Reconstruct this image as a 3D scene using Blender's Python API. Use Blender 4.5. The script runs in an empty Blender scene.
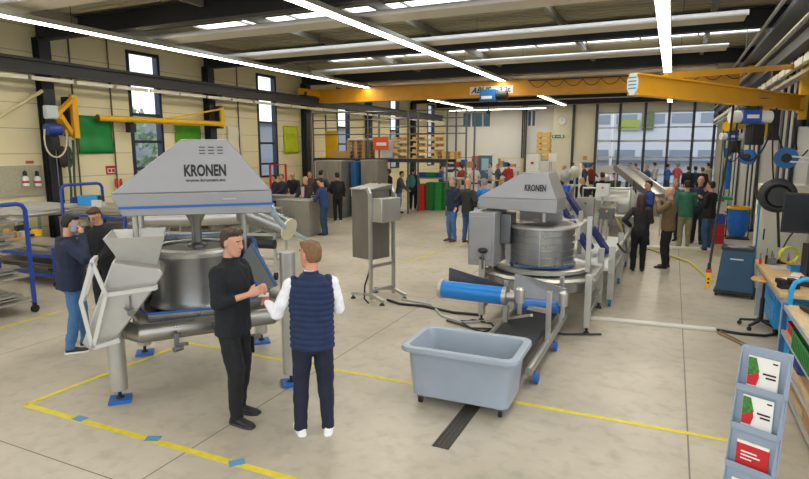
import bpy, bmesh, math, random
from mathutils import Vector, Matrix, Euler, noise
random.seed(7)
SC=bpy.context.scene; COL=SC.collection
R=math.radians; PI=math.pi
# ------------------------------------------------------------ camera model
F=575.; CX=404.5; CY=239.5; H=2.6
PIT=math.atan(91.5/F); YAW=math.atan(269.2*math.cos(PIT)/F)
cY,sY,cP,sP=math.cos(YAW),math.sin(YAW),math.cos(PIT),math.sin(PIT)
def ray(u,v):
    a=(u-CX)/F; b=(CY-v)/F
    return (-sY*cP+a*cY-b*sY*sP, cY*cP+a*sY+b*cY*sP, -sP+b*cP)
def G(u,v,z=0.):
    d=ray(u,v); t=(z-H)/d[2]; return Vector((d[0]*t,d[1]*t,z))
def AY(u,v,Y):
    d=ray(u,v); t=Y/d[1]; return Vector((d[0]*t,Y,H+d[2]*t))
def AX(u,v,X):
    d=ray(u,v); t=X/d[0]; return Vector((X,d[1]*t,H+d[2]*t))
cam=bpy.data.cameras.new('camera'); co=bpy.data.objects.new('camera',cam); COL.objects.link(co)
cam.sensor_width=36; cam.lens=36*F/809; cam.clip_end=400; cam.clip_start=.05
co.location=(0,0,H); co.rotation_euler=(PI/2-PIT,0,YAW); SC.camera=co
SC.view_settings.view_transform='Standard'; SC.view_settings.look='None'
SC.view_settings.gamma=1; SC.view_settings.use_curve_mapping=False; SC.view_settings.exposure=0.5
# ------------------------------------------------------------ materials
def lin(h):
    if isinstance(h,str):
        c=[int(h[i:i+2],16)/255 for i in (0,2,4)]
        return tuple((x/12.92 if x<=.04045 else ((x+.055)/1.055)**2.4) for x in c)
    return h
_M={}
def M(name,col='888888',rough=.5,metal=0.,var=.0,scale=6.,bump=0.,stretch=None,emit=0.,alpha=1.,coat=0.,spec=.5):
    if name in _M: return _M[name]
    m=bpy.data.materials.new(name); _M[name]=m; m.use_nodes=True; nt=m.node_tree; b=nt.nodes['Principled BSDF']
    c=lin(col); b.inputs['Base Color'].default_value=(*c,1); b.inputs['Roughness'].default_value=rough; b.inputs['Metallic'].default_value=metal
    b.inputs['Specular IOR Level'].default_value=spec
    if coat: b.inputs['Coat Weight'].default_value=coat
    if emit: b.inputs['Emission Color'].default_value=(*c,1); b.inputs['Emission Strength'].default_value=emit
    if alpha<1: b.inputs['Alpha'].default_value=alpha
    if var or bump:
        tc=nt.nodes.new('ShaderNodeTexCoord'); mp=nt.nodes.new('ShaderNodeMapping'); nt.links.new(tc.outputs['Object'],mp.inputs[0])
        if stretch: mp.inputs['Scale'].default_value=stretch
        n=nt.nodes.new('ShaderNodeTexNoise'); n.inputs['Scale'].default_value=scale; n.inputs['Detail'].default_value=4; nt.links.new(mp.outputs[0],n.inputs[0])
        if var:
            r=nt.nodes.new('ShaderNodeValToRGB'); e=r.color_ramp.elements
            e[0].position=.3; e[1].position=.7
            e[0].color=(*[x*(1-var) for x in c],1); e[1].color=(*[min(1,x*(1+var)) for x in c],1)
            nt.links.new(n.outputs[0],r.inputs[0]); nt.links.new(r.outputs[0],b.inputs['Base Color'])
            if metal>.3:
                mr=nt.nodes.new('ShaderNodeMapRange'); mr.inputs['To Min'].default_value=max(.05,rough-.1); mr.inputs['To Max'].default_value=rough+.1
                nt.links.new(n.outputs[0],mr.inputs[0]); nt.links.new(mr.outputs[0],b.inputs['Roughness'])
        if bump:
            bp=nt.nodes.new('ShaderNodeBump'); bp.inputs['Strength'].default_value=bump; bp.inputs['Distance'].default_value=.01
            nt.links.new(n.outputs[0],bp.inputs['Height']); nt.links.new(bp.outputs[0],b.inputs['Normal'])
    return m
steel=M('brushed_steel','a2a29e',.3,.9,.08,9,.05,(1,1,.2))
steelL=M('light_steel','bbbab5',.36,.75,.06,5,.04)
steelD=M('dark_brushed_steel','77787a',.33,.85,.12,7,.05,(1,1,.25))
steelW=M('satin_white_steel','cfcfca',.42,.4,.04,5)
chrome=M('polished_steel','d0d2d4',.2,.9,.05,4)
hoodm=M('grey_steel_hood','9a9a9b',.42,.45,.05,3,.03)
cabst=M('warm_steel_cabinet','a39f96',.42,.6,.1,4,.04,(1,1,.3))
blueseal=M('blue_rubber','1d63b4',.45)
bluep=M('blue_paint','1f3f9a',.4,0,.1,5)
lblue=M('light_blue_paint','2a90d2',.4,0,.08,5)
blk=M('black_plastic','151618',.5)
dgrey=M('dark_grey_paint','2b2d31',.55,0,.1,4)
rubber=M('rubber','1b1b1c',.8)
yel=M('crane_yellow','e8a916',.42,0,.06,3)
yel2=M('bright_yellow','e6b412',.45,0,.05,3)
orangey=M('crane_orange','dc9c1c',.45,0,.06,3)
wht=M('white_paint','e9e9e6',.5)
cream=M('cream_paint','d8d0ae',.6)
red=M('red_paint','c2282a',.45)
green=M('green_plastic','1f7a36',.5,0,.08,8)
woodm=M('pallet_wood','d8b677',.8,0,.15,9,.3,(1,8,8))
woodt=M('bench_wood','c9a978',.55,0,.12,4,.1,(1,6,1))
paper=M('paper','efeeea',.7)
aluf=M('aluminium_profile','b9bcbe',.4,.5)
skin=M('skin','c98d72',.55,0,.05,20); 
# ------------------------------------------------------------ mesh builder
class MB:
    def __init__(s): s.v=[]; s.f=[]
    def add(s,vs,fs):
        o=len(s.v); s.v+= [Vector(v) for v in vs]; s.f+=[tuple(i+o for i in f) for f in fs]; return s
    def box(s,c,d,rz=0,rx=0,ry=0,taper=1.):
        hx,hy,hz=d[0]/2,d[1]/2,d[2]/2; m=Euler((rx,ry,rz)).to_matrix()
        P=[(-hx,-hy,-hz),(hx,-hy,-hz),(hx,hy,-hz),(-hx,hy,-hz)]+[(x*taper,y*taper,hz) for x,y in ((-hx,-hy),(hx,-hy),(hx,hy),(-hx,hy))]
        c=Vector(c); return s.add([m@Vector(p)+c for p in P],[(0,3,2,1),(4,5,6,7),(0,1,5,4),(1,2,6,5),(2,3,7,6),(3,0,4,7)])
    def bb(s,a,b):
        return s.box([(a[i]+b[i])/2 for i in range(3)],[abs(a[i]-b[i]) for i in range(3)])
    def bar(s,a,b,w,h=None):
        h=h or w; a=Vector(a); b=Vector(b); d=b-a; L=d.length; z=d.normalized()
        x=z.cross(Vector((0,0,1)))
        x=Vector((1,0,0)) if x.length<1e-4 else x.normalized()
        y=z.cross(x); vs=[]
        for p in (a,b):
            for i,j in ((-1,-1),(1,-1),(1,1),(-1,1)): vs.append(p+x*i*w/2+y*j*h/2)
        return s.add(vs,[(0,1,2,3),(7,6,5,4),(4,5,1,0),(5,6,2,1),(6,7,3,2),(7,4,0,3)])
    def cyl(s,a,b,r,r2=None,n=20,cap=True):
        r2=r if r2 is None else r2; a=Vector(a); b=Vector(b); z=(b-a).normalized()
        x=z.cross(Vector((0,0,1))); x=Vector((1,0,0)) if x.length<1e-4 else x.normalized(); y=z.cross(x); vs=[]
        for p,q in ((a,r),(b,r2)):
            for i in range(n):
                t=2*PI*i/n; vs.append(p+x*math.cos(t)*q+y*math.sin(t)*q)
        fs=[(i,i+n,(i+1)%n+n,(i+1)%n) for i in range(n)]
        if cap: fs+=[tuple(range(n)),tuple(range(2*n-1,n-1,-1))]
        return s.add(vs,fs)
    def tube(s,pts,r,n=10,closed=False):
        pts=[Vector(p) for p in pts]; vs=[]; N=len(pts); px=None
        for k,p in enumerate(pts):
            if closed: t=(pts[(k+1)%N]-pts[k-1]).normalized()
            else: t=(pts[min(k+1,N-1)]-pts[max(k-1,0)]).normalized()
            x=(px-t*px.dot(t)) if px else t.cross(Vector((0,0,1)))
            if x.length<1e-3: x=t.cross(Vector((0,1,0)))
            if x.length<1e-3: x=Vector((1,0,0))
            x.normalize(); px=x; y=t.cross(x)
            for i in range(n):
                a=2*PI*i/n; vs.append(p+x*math.cos(a)*r+y*math.sin(a)*r)
        fs=[]
        for k in range(N if closed else N-1):
            for i in range(n):
                a,b=k*n+i,k*n+(i+1)%n; c,d=((k+1)%N)*n+(i+1)%n,((k+1)%N)*n+i; fs.append((a,b,c,d))
        if not closed: fs+=[tuple(range(n-1,-1,-1)),tuple((N-1)*n+i for i in range(n))]
        return s.add(vs,fs)
    def lathe(s,prof,c=(0,0,0),n=32,a0=0,a1=2*PI):
        full=abs(a1-a0-2*PI)<1e-6; m=n if full else n+1; vs=[]
        for r,z in prof:
            for i in range(m):
                t=a0+(a1-a0)*i/n; vs.append((c[0]+r*math.cos(t),c[1]+r*math.sin(t),c[2]+z))
        fs=[]
        for k in range(len(prof)-1):
            for i in range(n): fs.append((k*m+i,k*m+(i+1)%m,(k+1)*m+(i+1)%m,(k+1)*m+i))
        return s.add(vs,fs)
    def prism(s,poly,d0,d1,ax='y'):
        # poly in (x,z) extruded along y, or (x,y) along z, or (y,z) along x
        f={'y':lambda p,d:(p[0],d,p[1]),'z':lambda p,d:(p[0],p[1],d),'x':lambda p,d:(d,p[0],p[1])}[ax]; n=len(poly)
        vs=[f(p,d0) for p in poly]+[f(p,d1) for p in poly]
        return s.add(vs,[tuple(range(n)),tuple(range(2*n-1,n-1,-1))]+[(i,i+n,(i+1)%n+n,(i+1)%n) for i in range(n)])
    def loft(s,rings,cap=True):
        n=len(rings[0]); vs=[p for r in rings for p in r]; fs=[]
        for k in range(len(rings)-1):
            for i in range(n): fs.append((k*n+i,k*n+(i+1)%n,(k+1)*n+(i+1)%n,(k+1)*n+i))
        if cap: fs+=[tuple(range(n-1,-1,-1)),tuple((len(rings)-1)*n+i for i in range(n))]
        return s.add(vs,fs)
    def ell(s,c,r,n=16,m=10,rot=None):
        vs=[];fs=[];c=Vector(c);rm=rot.to_matrix() if rot else None
        for j in range(m+1):
            ph=-PI/2+PI*j/m
            for i in range(n):
                t=2*PI*i/n; p=Vector((r[0]*math.cos(ph)*math.cos(t),r[1]*math.cos(ph)*math.sin(t),r[2]*math.sin(ph)))
                vs.append((rm@p if rm else p)+c)
        for j in range(m):
            for i in range(n): fs.append((j*n+i,j*n+(i+1)%n,(j+1)*n+(i+1)%n,(j+1)*n+i))
        return s.add(vs,fs)
    def mesh(s,name,smooth=True,ang=35):
        me=bpy.data.meshes.new(name); me.from_pydata([tuple(v) for v in s.v],[],s.f)
        bm=bmesh.new(); bm.from_mesh(me); bmesh.ops.remove_doubles(bm,verts=bm.verts,dist=1e-5); bmesh.ops.recalc_face_normals(bm,faces=bm.faces); bm.to_mesh(me); bm.free()
        if smooth: me.shade_smooth(); me.set_sharp_from_angle(angle=R(ang))
        return me
def lnk(name,me,mat,parent=None,bevel=0,label=None):
    o=bpy.data.objects.new(name,me); COL.objects.link(o)
    if mat: 
        if not me.materials: me.materials.append(mat)
    if parent: o.parent=parent
    if bevel:
        b=o.modifiers.new('b','BEVEL'); b.width=bevel; b.segments=2; b.limit_method='ANGLE'; b.angle_limit=R(40); b.harden_normals=False
    if label: o['label']=label
    return o
def K(parent,name,mb,mat,bevel=0,label=None,smooth=True): return lnk(name,mb.mesh(name,smooth),mat,parent,bevel,label)
def T(name,label,cat,loc=(0,0,0),rz=0,group=None):
    o=bpy.data.objects.new(name,None); COL.objects.link(o); o.empty_display_size=.1
    o.location=loc; o.rotation_euler=(0,0,rz); o['label']=label; o['category']=cat
    if group: o['group']=group
    return o
def TM(name,label,cat,mb,mat,loc=(0,0,0),rz=0,group=None,bevel=0):
    o=lnk(name,mb.mesh(name),mat,None,bevel); o.location=loc; o.rotation_euler=(0,0,rz); o['label']=label; o['category']=cat
    if group: o['group']=group
    return o
def S(name,mb,mat,bevel=0,parent=None):
    o=lnk(name,mb.mesh(name),mat,parent,bevel)
    if not parent: o['kind']='structure'
    return o
def dup(root,loc=None,rz=None,label=None,group=None):
    r=root.copy(); COL.objects.link(r)
    if loc is not None: r.location=loc
    if rz is not None: r.rotation_euler=(0,0,rz)
    if label: r['label']=label
    if group: r['group']=group
    for ch in list(root.children):
        c=ch.copy(); COL.objects.link(c); c.parent=r
        for g in list(ch.children):
            d=g.copy(); COL.objects.link(d); d.parent=c
    return r
def text(parent,name,s,size,mat,loc,rot,ext=.002,align='CENTER',width=None,shear=0,bold=0.,label=None):
    cu=bpy.data.curves.new(name,'FONT'); cu.body=s; cu.size=size; cu.extrude=ext; cu.align_x=align; cu.align_y='CENTER'; cu.shear=shear; cu.offset=bold; cu.resolution_u=3
    o=bpy.data.objects.new('t',cu); COL.objects.link(o); dg=bpy.context.evaluated_depsgraph_get()
    me=bpy.data.meshes.new_from_object(o.evaluated_get(dg)); bpy.data.objects.remove(o); 
    if width:
        xs=[v.co.x for v in me.vertices]; k=width/(max(xs)-min(xs))
        for v in me.vertices: v.co.x*=k
    me.materials.clear(); me.name=name
    q=lnk(name,me,mat,parent,0,label); q.location=loc; q.rotation_euler=rot
    return q
def bez(p0,p1,p2,p3,n=12):
    p0,p1,p2,p3=map(Vector,(p0,p1,p2,p3)); return [(p0*(1-t)**3+p1*3*t*(1-t)**2+p2*3*t*t*(1-t)+p3*t**3) for t in [i/n for i in range(n+1)]]
def sag(a,b,d,n=10):
    a=Vector(a);b=Vector(b); return [a.lerp(b,i/n)-Vector((0,0,d*4*(i/n)*(1-i/n))) for i in range(n+1)]
# ============================================================ setting
XL,XR,YB,Y0=-14.6,2.45,38.2,-3.0
COLY=[4.0,9.7,15.4,21.1,26.8,32.5]
WINY=[12.9,18.7,24.5,30.2,35.7]
# floor: concrete with joints, worn and stained
fm=M('concrete_floor','b9ae98',.42); nt=fm.node_tree; bs=nt.nodes['Principled BSDF']
ge=nt.nodes.new('ShaderNodeNewGeometry'); n1=nt.nodes.new('ShaderNodeTexNoise'); n1.inputs['Scale'].default_value=.55; n1.inputs['Detail'].default_value=7; n1.inputs['Roughness'].default_value=.62
nt.links.new(ge.outputs['Position'],n1.inputs[0])
r1=nt.nodes.new('ShaderNodeValToRGB'); r1.color_ramp.elements[0].position=.33; r1.color_ramp.elements[1].position=.62
r1.color_ramp.elements[0].color=(*lin('a29b8b'),1); r1.color_ramp.elements[1].color=(*lin('c0b8a7'),1); nt.links.new(n1.outputs[0],r1.inputs[0])
n2=nt.nodes.new('ShaderNodeTexNoise'); n2.inputs['Scale'].default_value=6; n2.inputs['Detail'].default_value=5; nt.links.new(ge.outputs['Position'],n2.inputs[0])
r2=nt.nodes.new('ShaderNodeValToRGB'); r2.color_ramp.elements[0].position=.25; r2.color_ramp.elements[0].color=(.8,.79,.77,1); r2.color_ramp.elements[1].position=.5; r2.color_ramp.elements[1].color=(1,1,1,1)
nt.links.new(n2.outputs[0],r2.inputs[0])
mx=nt.nodes.new('ShaderNodeMix'); mx.data_type='RGBA'; mx.blend_type='MULTIPLY'; mx.inputs[0].default_value=1; nt.links.new(r1.outputs[0],mx.inputs[6]); nt.links.new(r2.outputs[0],mx.inputs[7])
sx=nt.nodes.new('ShaderNodeSeparateXYZ'); nt.links.new(ge.outputs['Position'],sx.inputs[0])
def mnode(op,a,b,c=None):
    m=nt.nodes.new('ShaderNodeMath'); m.operation=op
    for i,x in enumerate((a,b)):
        if x is None: continue
        if isinstance(x,(int,float)): m.inputs[i].default_value=x
        else: nt.links.new(x,m.inputs[i])
    return m.outputs[0]
def joint(out,off,per,w):
    a=mnode('ADD',out,off); a=mnode('PINGPONG',a,per/2); return mnode('LESS_THAN',a,w)
j=mnode('MAXIMUM',joint(sx.outputs[0],3.66-0,3.95,.007),joint(sx.outputs[1],-9.05+30*6.2,6.2,.006))
mx2=nt.nodes.new('ShaderNodeMix'); mx2.data_type='RGBA'; nt.links.new(j,mx2.inputs[0]); nt.links.new(mx.outputs[2],mx2.inputs[6]); mx2.inputs[7].default_value=(*lin('6f675a'),1)
nt.links.new(mx2.outputs[2],bs.inputs['Base Color'])
r3=nt.nodes.new('ShaderNodeMapRange'); r3.inputs['To Min'].default_value=.28; r3.inputs['To Max'].default_value=.5; nt.links.new(n1.outputs[0],r3.inputs[0]); nt.links.new(r3.outputs[0],bs.inputs['Roughness'])
S('floor',MB().bb((XL-.3,Y0,-.2),(XR+.3,YB+.1,0)),fm)
S('ground_outside',MB().bb((-70,-40,-.32),(60,110,-.22)),M('asphalt','7a7b7c',.8,0,.1,1))
# left wall: horizontal sandwich panels, with window openings
wm=M('cream_panel_wall','d3ccac',.6); nt=wm.node_tree; bs=nt.nodes['Principled BSDF']
ge=nt.nodes.new('ShaderNodeNewGeometry'); sx=nt.nodes.new('ShaderNodeSeparateXYZ'); nt.links.new(ge.outputs['Position'],sx.inputs[0])
jj=joint(sx.outputs[2],.02,.62,.008); mx=nt.nodes.new('ShaderNodeMix'); mx.data_type='RGBA'; nt.links.new(jj,mx.inputs[0]); mx.inputs[6].default_value=(*lin('e6dcb4'),1); mx.inputs[7].default_value=(*lin('a39d84'),1); nt.links.new(mx.outputs[2],bs.inputs['Base Color'])
ZT=5.85; WB,WT,WW=1.45,5.42,1.2
m=MB(); ys=[Y0]
for y in WINY: ys+=[y-WW/2,y+WW/2]
ys.append(YB)
for i in range(0,len(ys),2): m.bb((XL-.25,ys[i],0),(XL,ys[i+1],ZT))
for y in WINY: m.bb((XL-.25,y-WW/2,0),(XL,y+WW/2,WB)); m.bb((XL-.25,y-WW/2,WT),(XL,y+WW/2,ZT))
S('wall_left',m,wm)
glass=M('window_glass','ffffff',.02); gb=glass.node_tree.nodes['Principled BSDF']; gb.inputs['Transmission Weight'].default_value=1; gb.inputs['IOR'].default_value=1.02; gb.inputs['Specular IOR Level'].default_value=.3
wfr=M('window_frame_navy','1c2a44',.45)
for k,y in enumerate(WINY):
    w=bpy.data.objects.new('window_%d'%(k+1),None); COL.objects.link(w); w.location=(XL,y,0); w['kind']='structure'
    f=MB(); a=WW/2
    for s_ in (-1,1): f.bb((-.18,s_*a-.0,WB),(.03,s_*(a-.1),WT))
    for z in (WB,1.95,2.75,3.55,4.45,WT-.08): f.bb((-.16,-a+.1,z),(.02,a-.1,z+.08 if z!=4.45 else z+.1))
    K(w,'window_frame',f,wfr,.006); K(w,'pane',MB().bb((-.09,-a+.09,WB+.05),(-.08,a-.09,WT-.05)),glass)
# back walls: white recessed wall and the cream wall with the glazed gate
whm=M('white_back_wall','dfe0de',.6,0,.02,2)
YC=37.0
m=MB(); X1,X2=-14.6,-6.9
up=[AY(462,112,YB),AY(491,127.5,YB)]; up2=[AY(527,115,YB),AY(536,127.5,YB)]
zc0,zc1=up[1].z,up[0].z
m.bb((X1-.3,YB,0),(up[0].x,YB+.25,ZT)); m.bb((up[0].x,YB,0),(up[1].x,YB+.25,zc0)); m.bb((up[0].x,YB,zc1),(up[1].x,YB+.25,ZT))
m.bb((up[1].x,YB,0),(up2[0].x,YB+.25,ZT)); m.bb((up2[0].x,YB,0),(up2[1].x,YB+.25,zc0)); m.bb((up2[0].x,YB,zc1),(up2[1].x,YB+.25,ZT)); m.bb((up2[1].x,YB,0),(X2,YB+.25,ZT))
S('wall_back',m,whm)
bg=M('dusk_blue_glass','4f7894',.2,0)
for n_,(a,b) in enumerate(((up[0],up[1]),(up2[0],up2[1]))):
    w=bpy.data.objects.new('window_%d'%(6+n_),None); COL.objects.link(w); w['kind']='structure'
    f=MB(); x0,x1=a.x,b.x
    f.bb((x0,YB-.03,zc0),(x0+.07,YB+.1,zc1)); f.bb((x1-.07,YB-.03,zc0),(x1,YB+.1,zc1)); f.bb((x0,YB-.03,zc0),(x1,YB+.1,zc0+.07)); f.bb((x0,YB-.03,zc1-.07),(x1,YB+.1,zc1))
    for t in ((.33,.72) if n_==0 else (.5,)): f.bb((x0+(x1-x0)*t-.04,YB-.03,zc0),(x0+(x1-x0)*t+.04,YB+.1,zc1))
    K(w,'window_frame',f,wht); K(w,'pane',MB().bb((x0+.05,YB+.12,zc0+.05),(x1-.05,YB+.13,zc1-.05)),bg)
m=MB(); GX0,GX1,GZ=AY(597,150,37.0).x,2.15,4.72
m.bb((X2,YC,0),(GX0,YC+.2,ZT)); m.bb((GX0,YC,GZ),(XR+.2,YC+.2,ZT)); m.bb((GX1,YC,0),(XR+.2,YC+.2,GZ)); m.bb((X2,YC+.2,0),(X2+.2,YB+.25,ZT))
cwm=M('cream_back_wall','dbd5bd',.6,0,.02,2); S('wall_gate',m,cwm)
# glazed gate
gt=bpy.data.objects.new('door_1',None); COL.objects.link(gt); gt['kind']='structure'; gt.location=(0,YC,0)
fr=MB(); n=6
for z,h in ((.0,.12),(1.0,.1),(2.0,.1),(2.95,.12),(3.75,.08),(GZ-.1,.1)): fr.bb((GX0,.04,z),(GX1,.12,z+h))
K(gt,'door_frame',fr,M('pale_grey_frame','bfc3c6',.5))
K(gt,'pane',MB().bb((GX0,.07,.1),(GX1,.08,GZ-.05)),glass)
dk=M('dark_post','3a3d40',.5)
for i in range(7):
    x=AY((572.5,595.5,618.5,643.5,667,691.5,712.5)[i],150,YC).x
    c_=K(gt,'post',MB().bb((x-.07,-.16,0),(x+.07,-.0,5.2)),dk)
# right wall
m=MB(); m.bb((XR,Y0+11,0),(XR+.25,YC,ZT)); S('wall_right',m,M('grey_panel_wall','b5b7b4',.6,0,.04,1.5))
S('window_8',MB().bb((XR-.03,16,4.95),(XR-.005,36,5.45)),M('frosted_band','c3ccd6',.5))
# columns and roof beams
cm=M('anthracite_steel','23262c',.5,0,.08,2)
def ibeam(m,a,b,w,h,t=.03):
    a=Vector(a);b=Vector(b); z=Vector((0,0,1))
    m.bar(a+z*(h/2-t/2),b+z*(h/2-t/2),w,t); m.bar(a-z*(h/2-t/2),b-z*(h/2-t/2),w,t); m.bar(a,b,t*.8,h-2*t)
def hcol(x,y,h):
    m=MB(); m.box((0,0,h/2),(.02,.3,h)); m.box((.12,0,h/2),(.03,.3,h)); m.box((-.12,0,h/2),(.03,.3,h)); m.box((0,0,.015),(.4,.45,.03)); 
    o=S('column',m,cm); o.location=(x,y,0); return o
for y in COLY: hcol(XL+.17,y,5.3)
for y in (15.4,21.1,26.8,32.5): hcol(XR-.17,y,5.3)
for x in (-10.85+.0,): hcol(AY(524,140,YB-.3).x,YB-.3,5.3)
for y in COLY+[36.6]:
    m=MB(); ibeam(m,(XL+.02,y,5.44),(XR,y,5.44),.26,.42); S('beam',m,cm)
# purlins along the hall (between beams)
pm=M('purlin_grey','8f8c80',.5,.2)
for x in (-13.0,-9.1,-5.9,-2.65,.6):
    m=MB()
    for y0,y1 in zip(COLY,COLY[1:]+[36.6]):
        m.bar((x,y0+.05,5.58),(x,y1-.05,5.58),.1,.16)
    S('beam',m,pm)
# corrugated roof deck with a skylight strip per bay
dm=M('roof_deck','b8b097',.6,.05,.06,2)
SKY=[(5.6,6.75),(11.75,13.1),(18.0,18.7),(24.0,24.7),(29.5,30.2),(34,34.7)]
def deck(y0,y1):
    m=MB(); per=.28; y=y0; rows=[]
    while y<y1-1e-6:
        for dy,dz in ((0,0),(.10,0),(.14,.06),(.24,.06)):
            if y+dy<y1: rows.append((y+dy,5.70+dz))
        y+=per
    rows.append((y1,5.70)); vs=[];fs=[]
    for (yy,zz) in rows: vs+=[(XL-.2,yy,zz),(XR+.25,yy,zz)]
    for i in range(len(rows)-1): fs.append((2*i,2*i+1,2*i+3,2*i+2))
    m.add(vs,fs); m.bb((XL-.2,y0,5.8),(XR+.25,y1,5.9)); return S('ceiling',m,dm)
ye=Y0+2.0
for a,b in SKY: deck(ye,a); ye=b
deck(ye,YB+.3)
skm=M('glowing_skylight_sheet','eef4fb',.4,emit=2.2)  # sheets glow in place of daylight, raised to brighten the far hall
for k,(a,b) in enumerate(SKY):
    w=bpy.data.objects.new('window_%d'%(20+k),None); COL.objects.link(w); w['kind']='structure'
    K(w,'pane',MB().bb((-11.5,a,5.73),(1.9,b,5.77)),skm)
    f=MB(); f.bb((XL,a-.03,5.69),(XR,a+.02,5.83)); f.bb((XL,b-.02,5.69),(XR,b+.03,5.83))
    for i in range(10): x=-11.5+i*13.4/9; f.bb((x-.02,a,5.69),(x+.02,b,5.73))
    f.bb((XL-.2,a,5.8),(-11.5,b,5.9)); f.bb((1.9,a,5.8),(XR+.25,b,5.9))
    K(w,'window_frame',f,pm)
# floor markings (yellow tape), trench grate
tape=M('yellow_tape','d8c83c',.5,0,.1,12)
def strip(name,label,a,b,w=.07,mat=tape,z=.003):
    a=Vector(a);b=Vector(b); m=MB(); m.bar((a.x,a.y,z/2+.0008),(b.x,b.y,z/2+.0008),w,z); return TM(name,label,'floor tape',m,mat)
c1=G(25,405);c2=G(187,343);c3=G(735,442);c4=G(290,479)
dv=(c4-c1).normalized()
strip('floor_tape','yellow tape line on the floor before the two talking men, with blue patches on it',c1,c1+dv*6)
strip('floor_tape','yellow tape line running along the floor under the large hooded spinner',c1,c2,.065)
strip('floor_tape','long yellow tape line passing under the grey tub and across the aisle',c2,c3,.06)
strip('floor_tape','yellow tape line by the casters of the blue framed sheet rack',G(-60,345),G(62,311),.06)
strip('floor_tape','yellow tape line beyond the control cabinet towards the green crates',G(408,262),G(560,212),.05)
strip('floor_tape','faint yellow line on the floor beyond the woman in black',G(655,243),G(735,262),.05)
bt=M('blue_tape','5b93b8',.5)
for i,(u,v) in enumerate(((80,419),(153,439),(237,463))):
    p=G(u,v); TM('tape_patch','pale blue tape patch, '+('closest to the leg of the spinner','halfway along the yellow line','nearest the black-clad man of the three')[i],'tape',MB().box((0,0,.003),(.13,.09,.004),rz=.4*i),bt,(p.x,p.y,.003),YAW*0+math.atan2(dv.y,dv.x),'blue tape patches')
m=MB(); a=G(440,448);b=G(474,402); L=(b-a).length
for i in range(4): m.bar((-.06+.04*i,0,.006),(-.06+.04*i,L+1.2,.006),.012,.012)
m.bar((0,0,.002),(0,L+1.2,.002),.16,.003)
TM('floor_grate','dark slotted drain grate set in the floor before the grey tub','grate',m,M('grate_dark','4a4640',.6),(a.x,a.y,0.001))
# white cable bridge across the aisle
m=MB(); a=G(583,318); b=G(716,331); m.bar((a.x,a.y,.02),(b.x,b.y,.02),.11,.04)
TM('cable_cover','white cable cover lying across the aisle beside the spinner legs','cable cover',m,M('cable_cover_white','dcd9cf',.5),bevel=.01)
a=G(672,287-8);
TM('cable_cover','pale cable cover on the floor behind the people in the aisle','cable cover',MB().bar((G(612,247).x,G(612,247).y,.03),(G(712,250).x,G(712,250).y,.03),.2,.06),M('cable_cover_white2','e4e2da',.5),bevel=.01)
# strip lights
lm=M('led_diffuser','fff4df',.5,emit=13.0)
def light(x,label,y0,y1):
    t=T('strip_light',label,'ceiling light',(x,0,5.02),0,'rows of strip lights under the roof')
    K(t,'housing',MB().bb((-.13,y0,.03),(.13,y1,.13)),M('light_housing','a9a99f',.6),.01); K(t,'diffuser',MB().bb((-.11,y0+.05,.018),(.11,y1-.05,.03)),lm)
    y=y0+.8
    while y<y1: K(t,'suspension_wire',MB().cyl((0,y,.1),(0,y,.53),.006,n=6),blk); y+=2.9
light(-11.6,'long strip light over the side with the tall windows',-1,35)
light(-5.93,'long strip light over the middle of the hall',-1,35)
light(-.34,'long strip light over the aisle, crossing above the yellow jib',-1,35)
def xlight(x0,x1,y,z,label):
    t=T('strip_light',label,'ceiling light',(x0,y,z)); K(t,'housing',MB().bb((0,-.13,.03),(x1-x0,.13,.13)),M('light_housing','a9a99f',.6),.01); K(t,'diffuser',MB().bb((.05,-.11,.018),(x1-x0-.05,.11,.03)),lm)
    for q in (.15,.5,.85): K(t,'suspension_wire',MB().cyl(((x1-x0)*q,0,.1),((x1-x0)*q,0,5.68-z),.006,n=6),blk)
xlight(-13.5,-7.2,36.2,4.98,'strip light running crosswise right before the white end wall')
# radiant ceiling panels across the hall
rp=M('radiant_panel','d8d3c2',.5); rpe=M('radiant_panel_lit_edge','f4f6f8',.3)  # edge whiter than the panel: its lit look is put into the colour
for y,z,lab in ((7.4,5.28,'before the first roof beam'),(11.0,5.22,'before the skylight'),(13.9,5.2,'before the second dark beam'),(18.6,5.3,'before the third dark beam'),(22.9,5.3,'just beyond the crane bridge'),(28,5.3,'deep in the hall'),(33.5,5.3,'close to the end wall')):
    t=T('radiant_panel','long pale radiant heating panel hung across the roof, '+lab,'heating panel',(0,y,z),0,'radiant heating panels')
    K(t,'panel',MB().bb((-12.2,-.27,0),(1.15,.42,.05)),rp,.01); K(t,'edge_tube',MB().cyl((-12.2,-.27,.045),(1.17,-.27,.045),.055,n=12),rpe)
    [K(t,'hanger',MB().cyl((x_,0,.05),(x_,0,5.69-z),.006,n=6),blk) for x_ in (-9,-4.5,0)]
# world
w=bpy.data.worlds.new('w'); SC.world=w; w.use_nodes=True; nt=w.node_tree; bgn=nt.nodes['Background']
tc=nt.nodes.new('ShaderNodeTexCoord'); nz=nt.nodes.new('ShaderNodeTexNoise'); nz.inputs['Scale'].default_value=2.2; nt.links.new(tc.outputs['Generated'],nz.inputs[0])
rr=nt.nodes.new('ShaderNodeValToRGB'); rr.color_ramp.elements[0].color=(.88,.94,1.0,1); rr.color_ramp.elements[1].color=(1,1,1,1); nt.links.new(nz.outputs[0],rr.inputs[0]); nt.links.new(rr.outputs[0],bgn.inputs[0])
bgn.inputs[1].default_value=1.25
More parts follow.
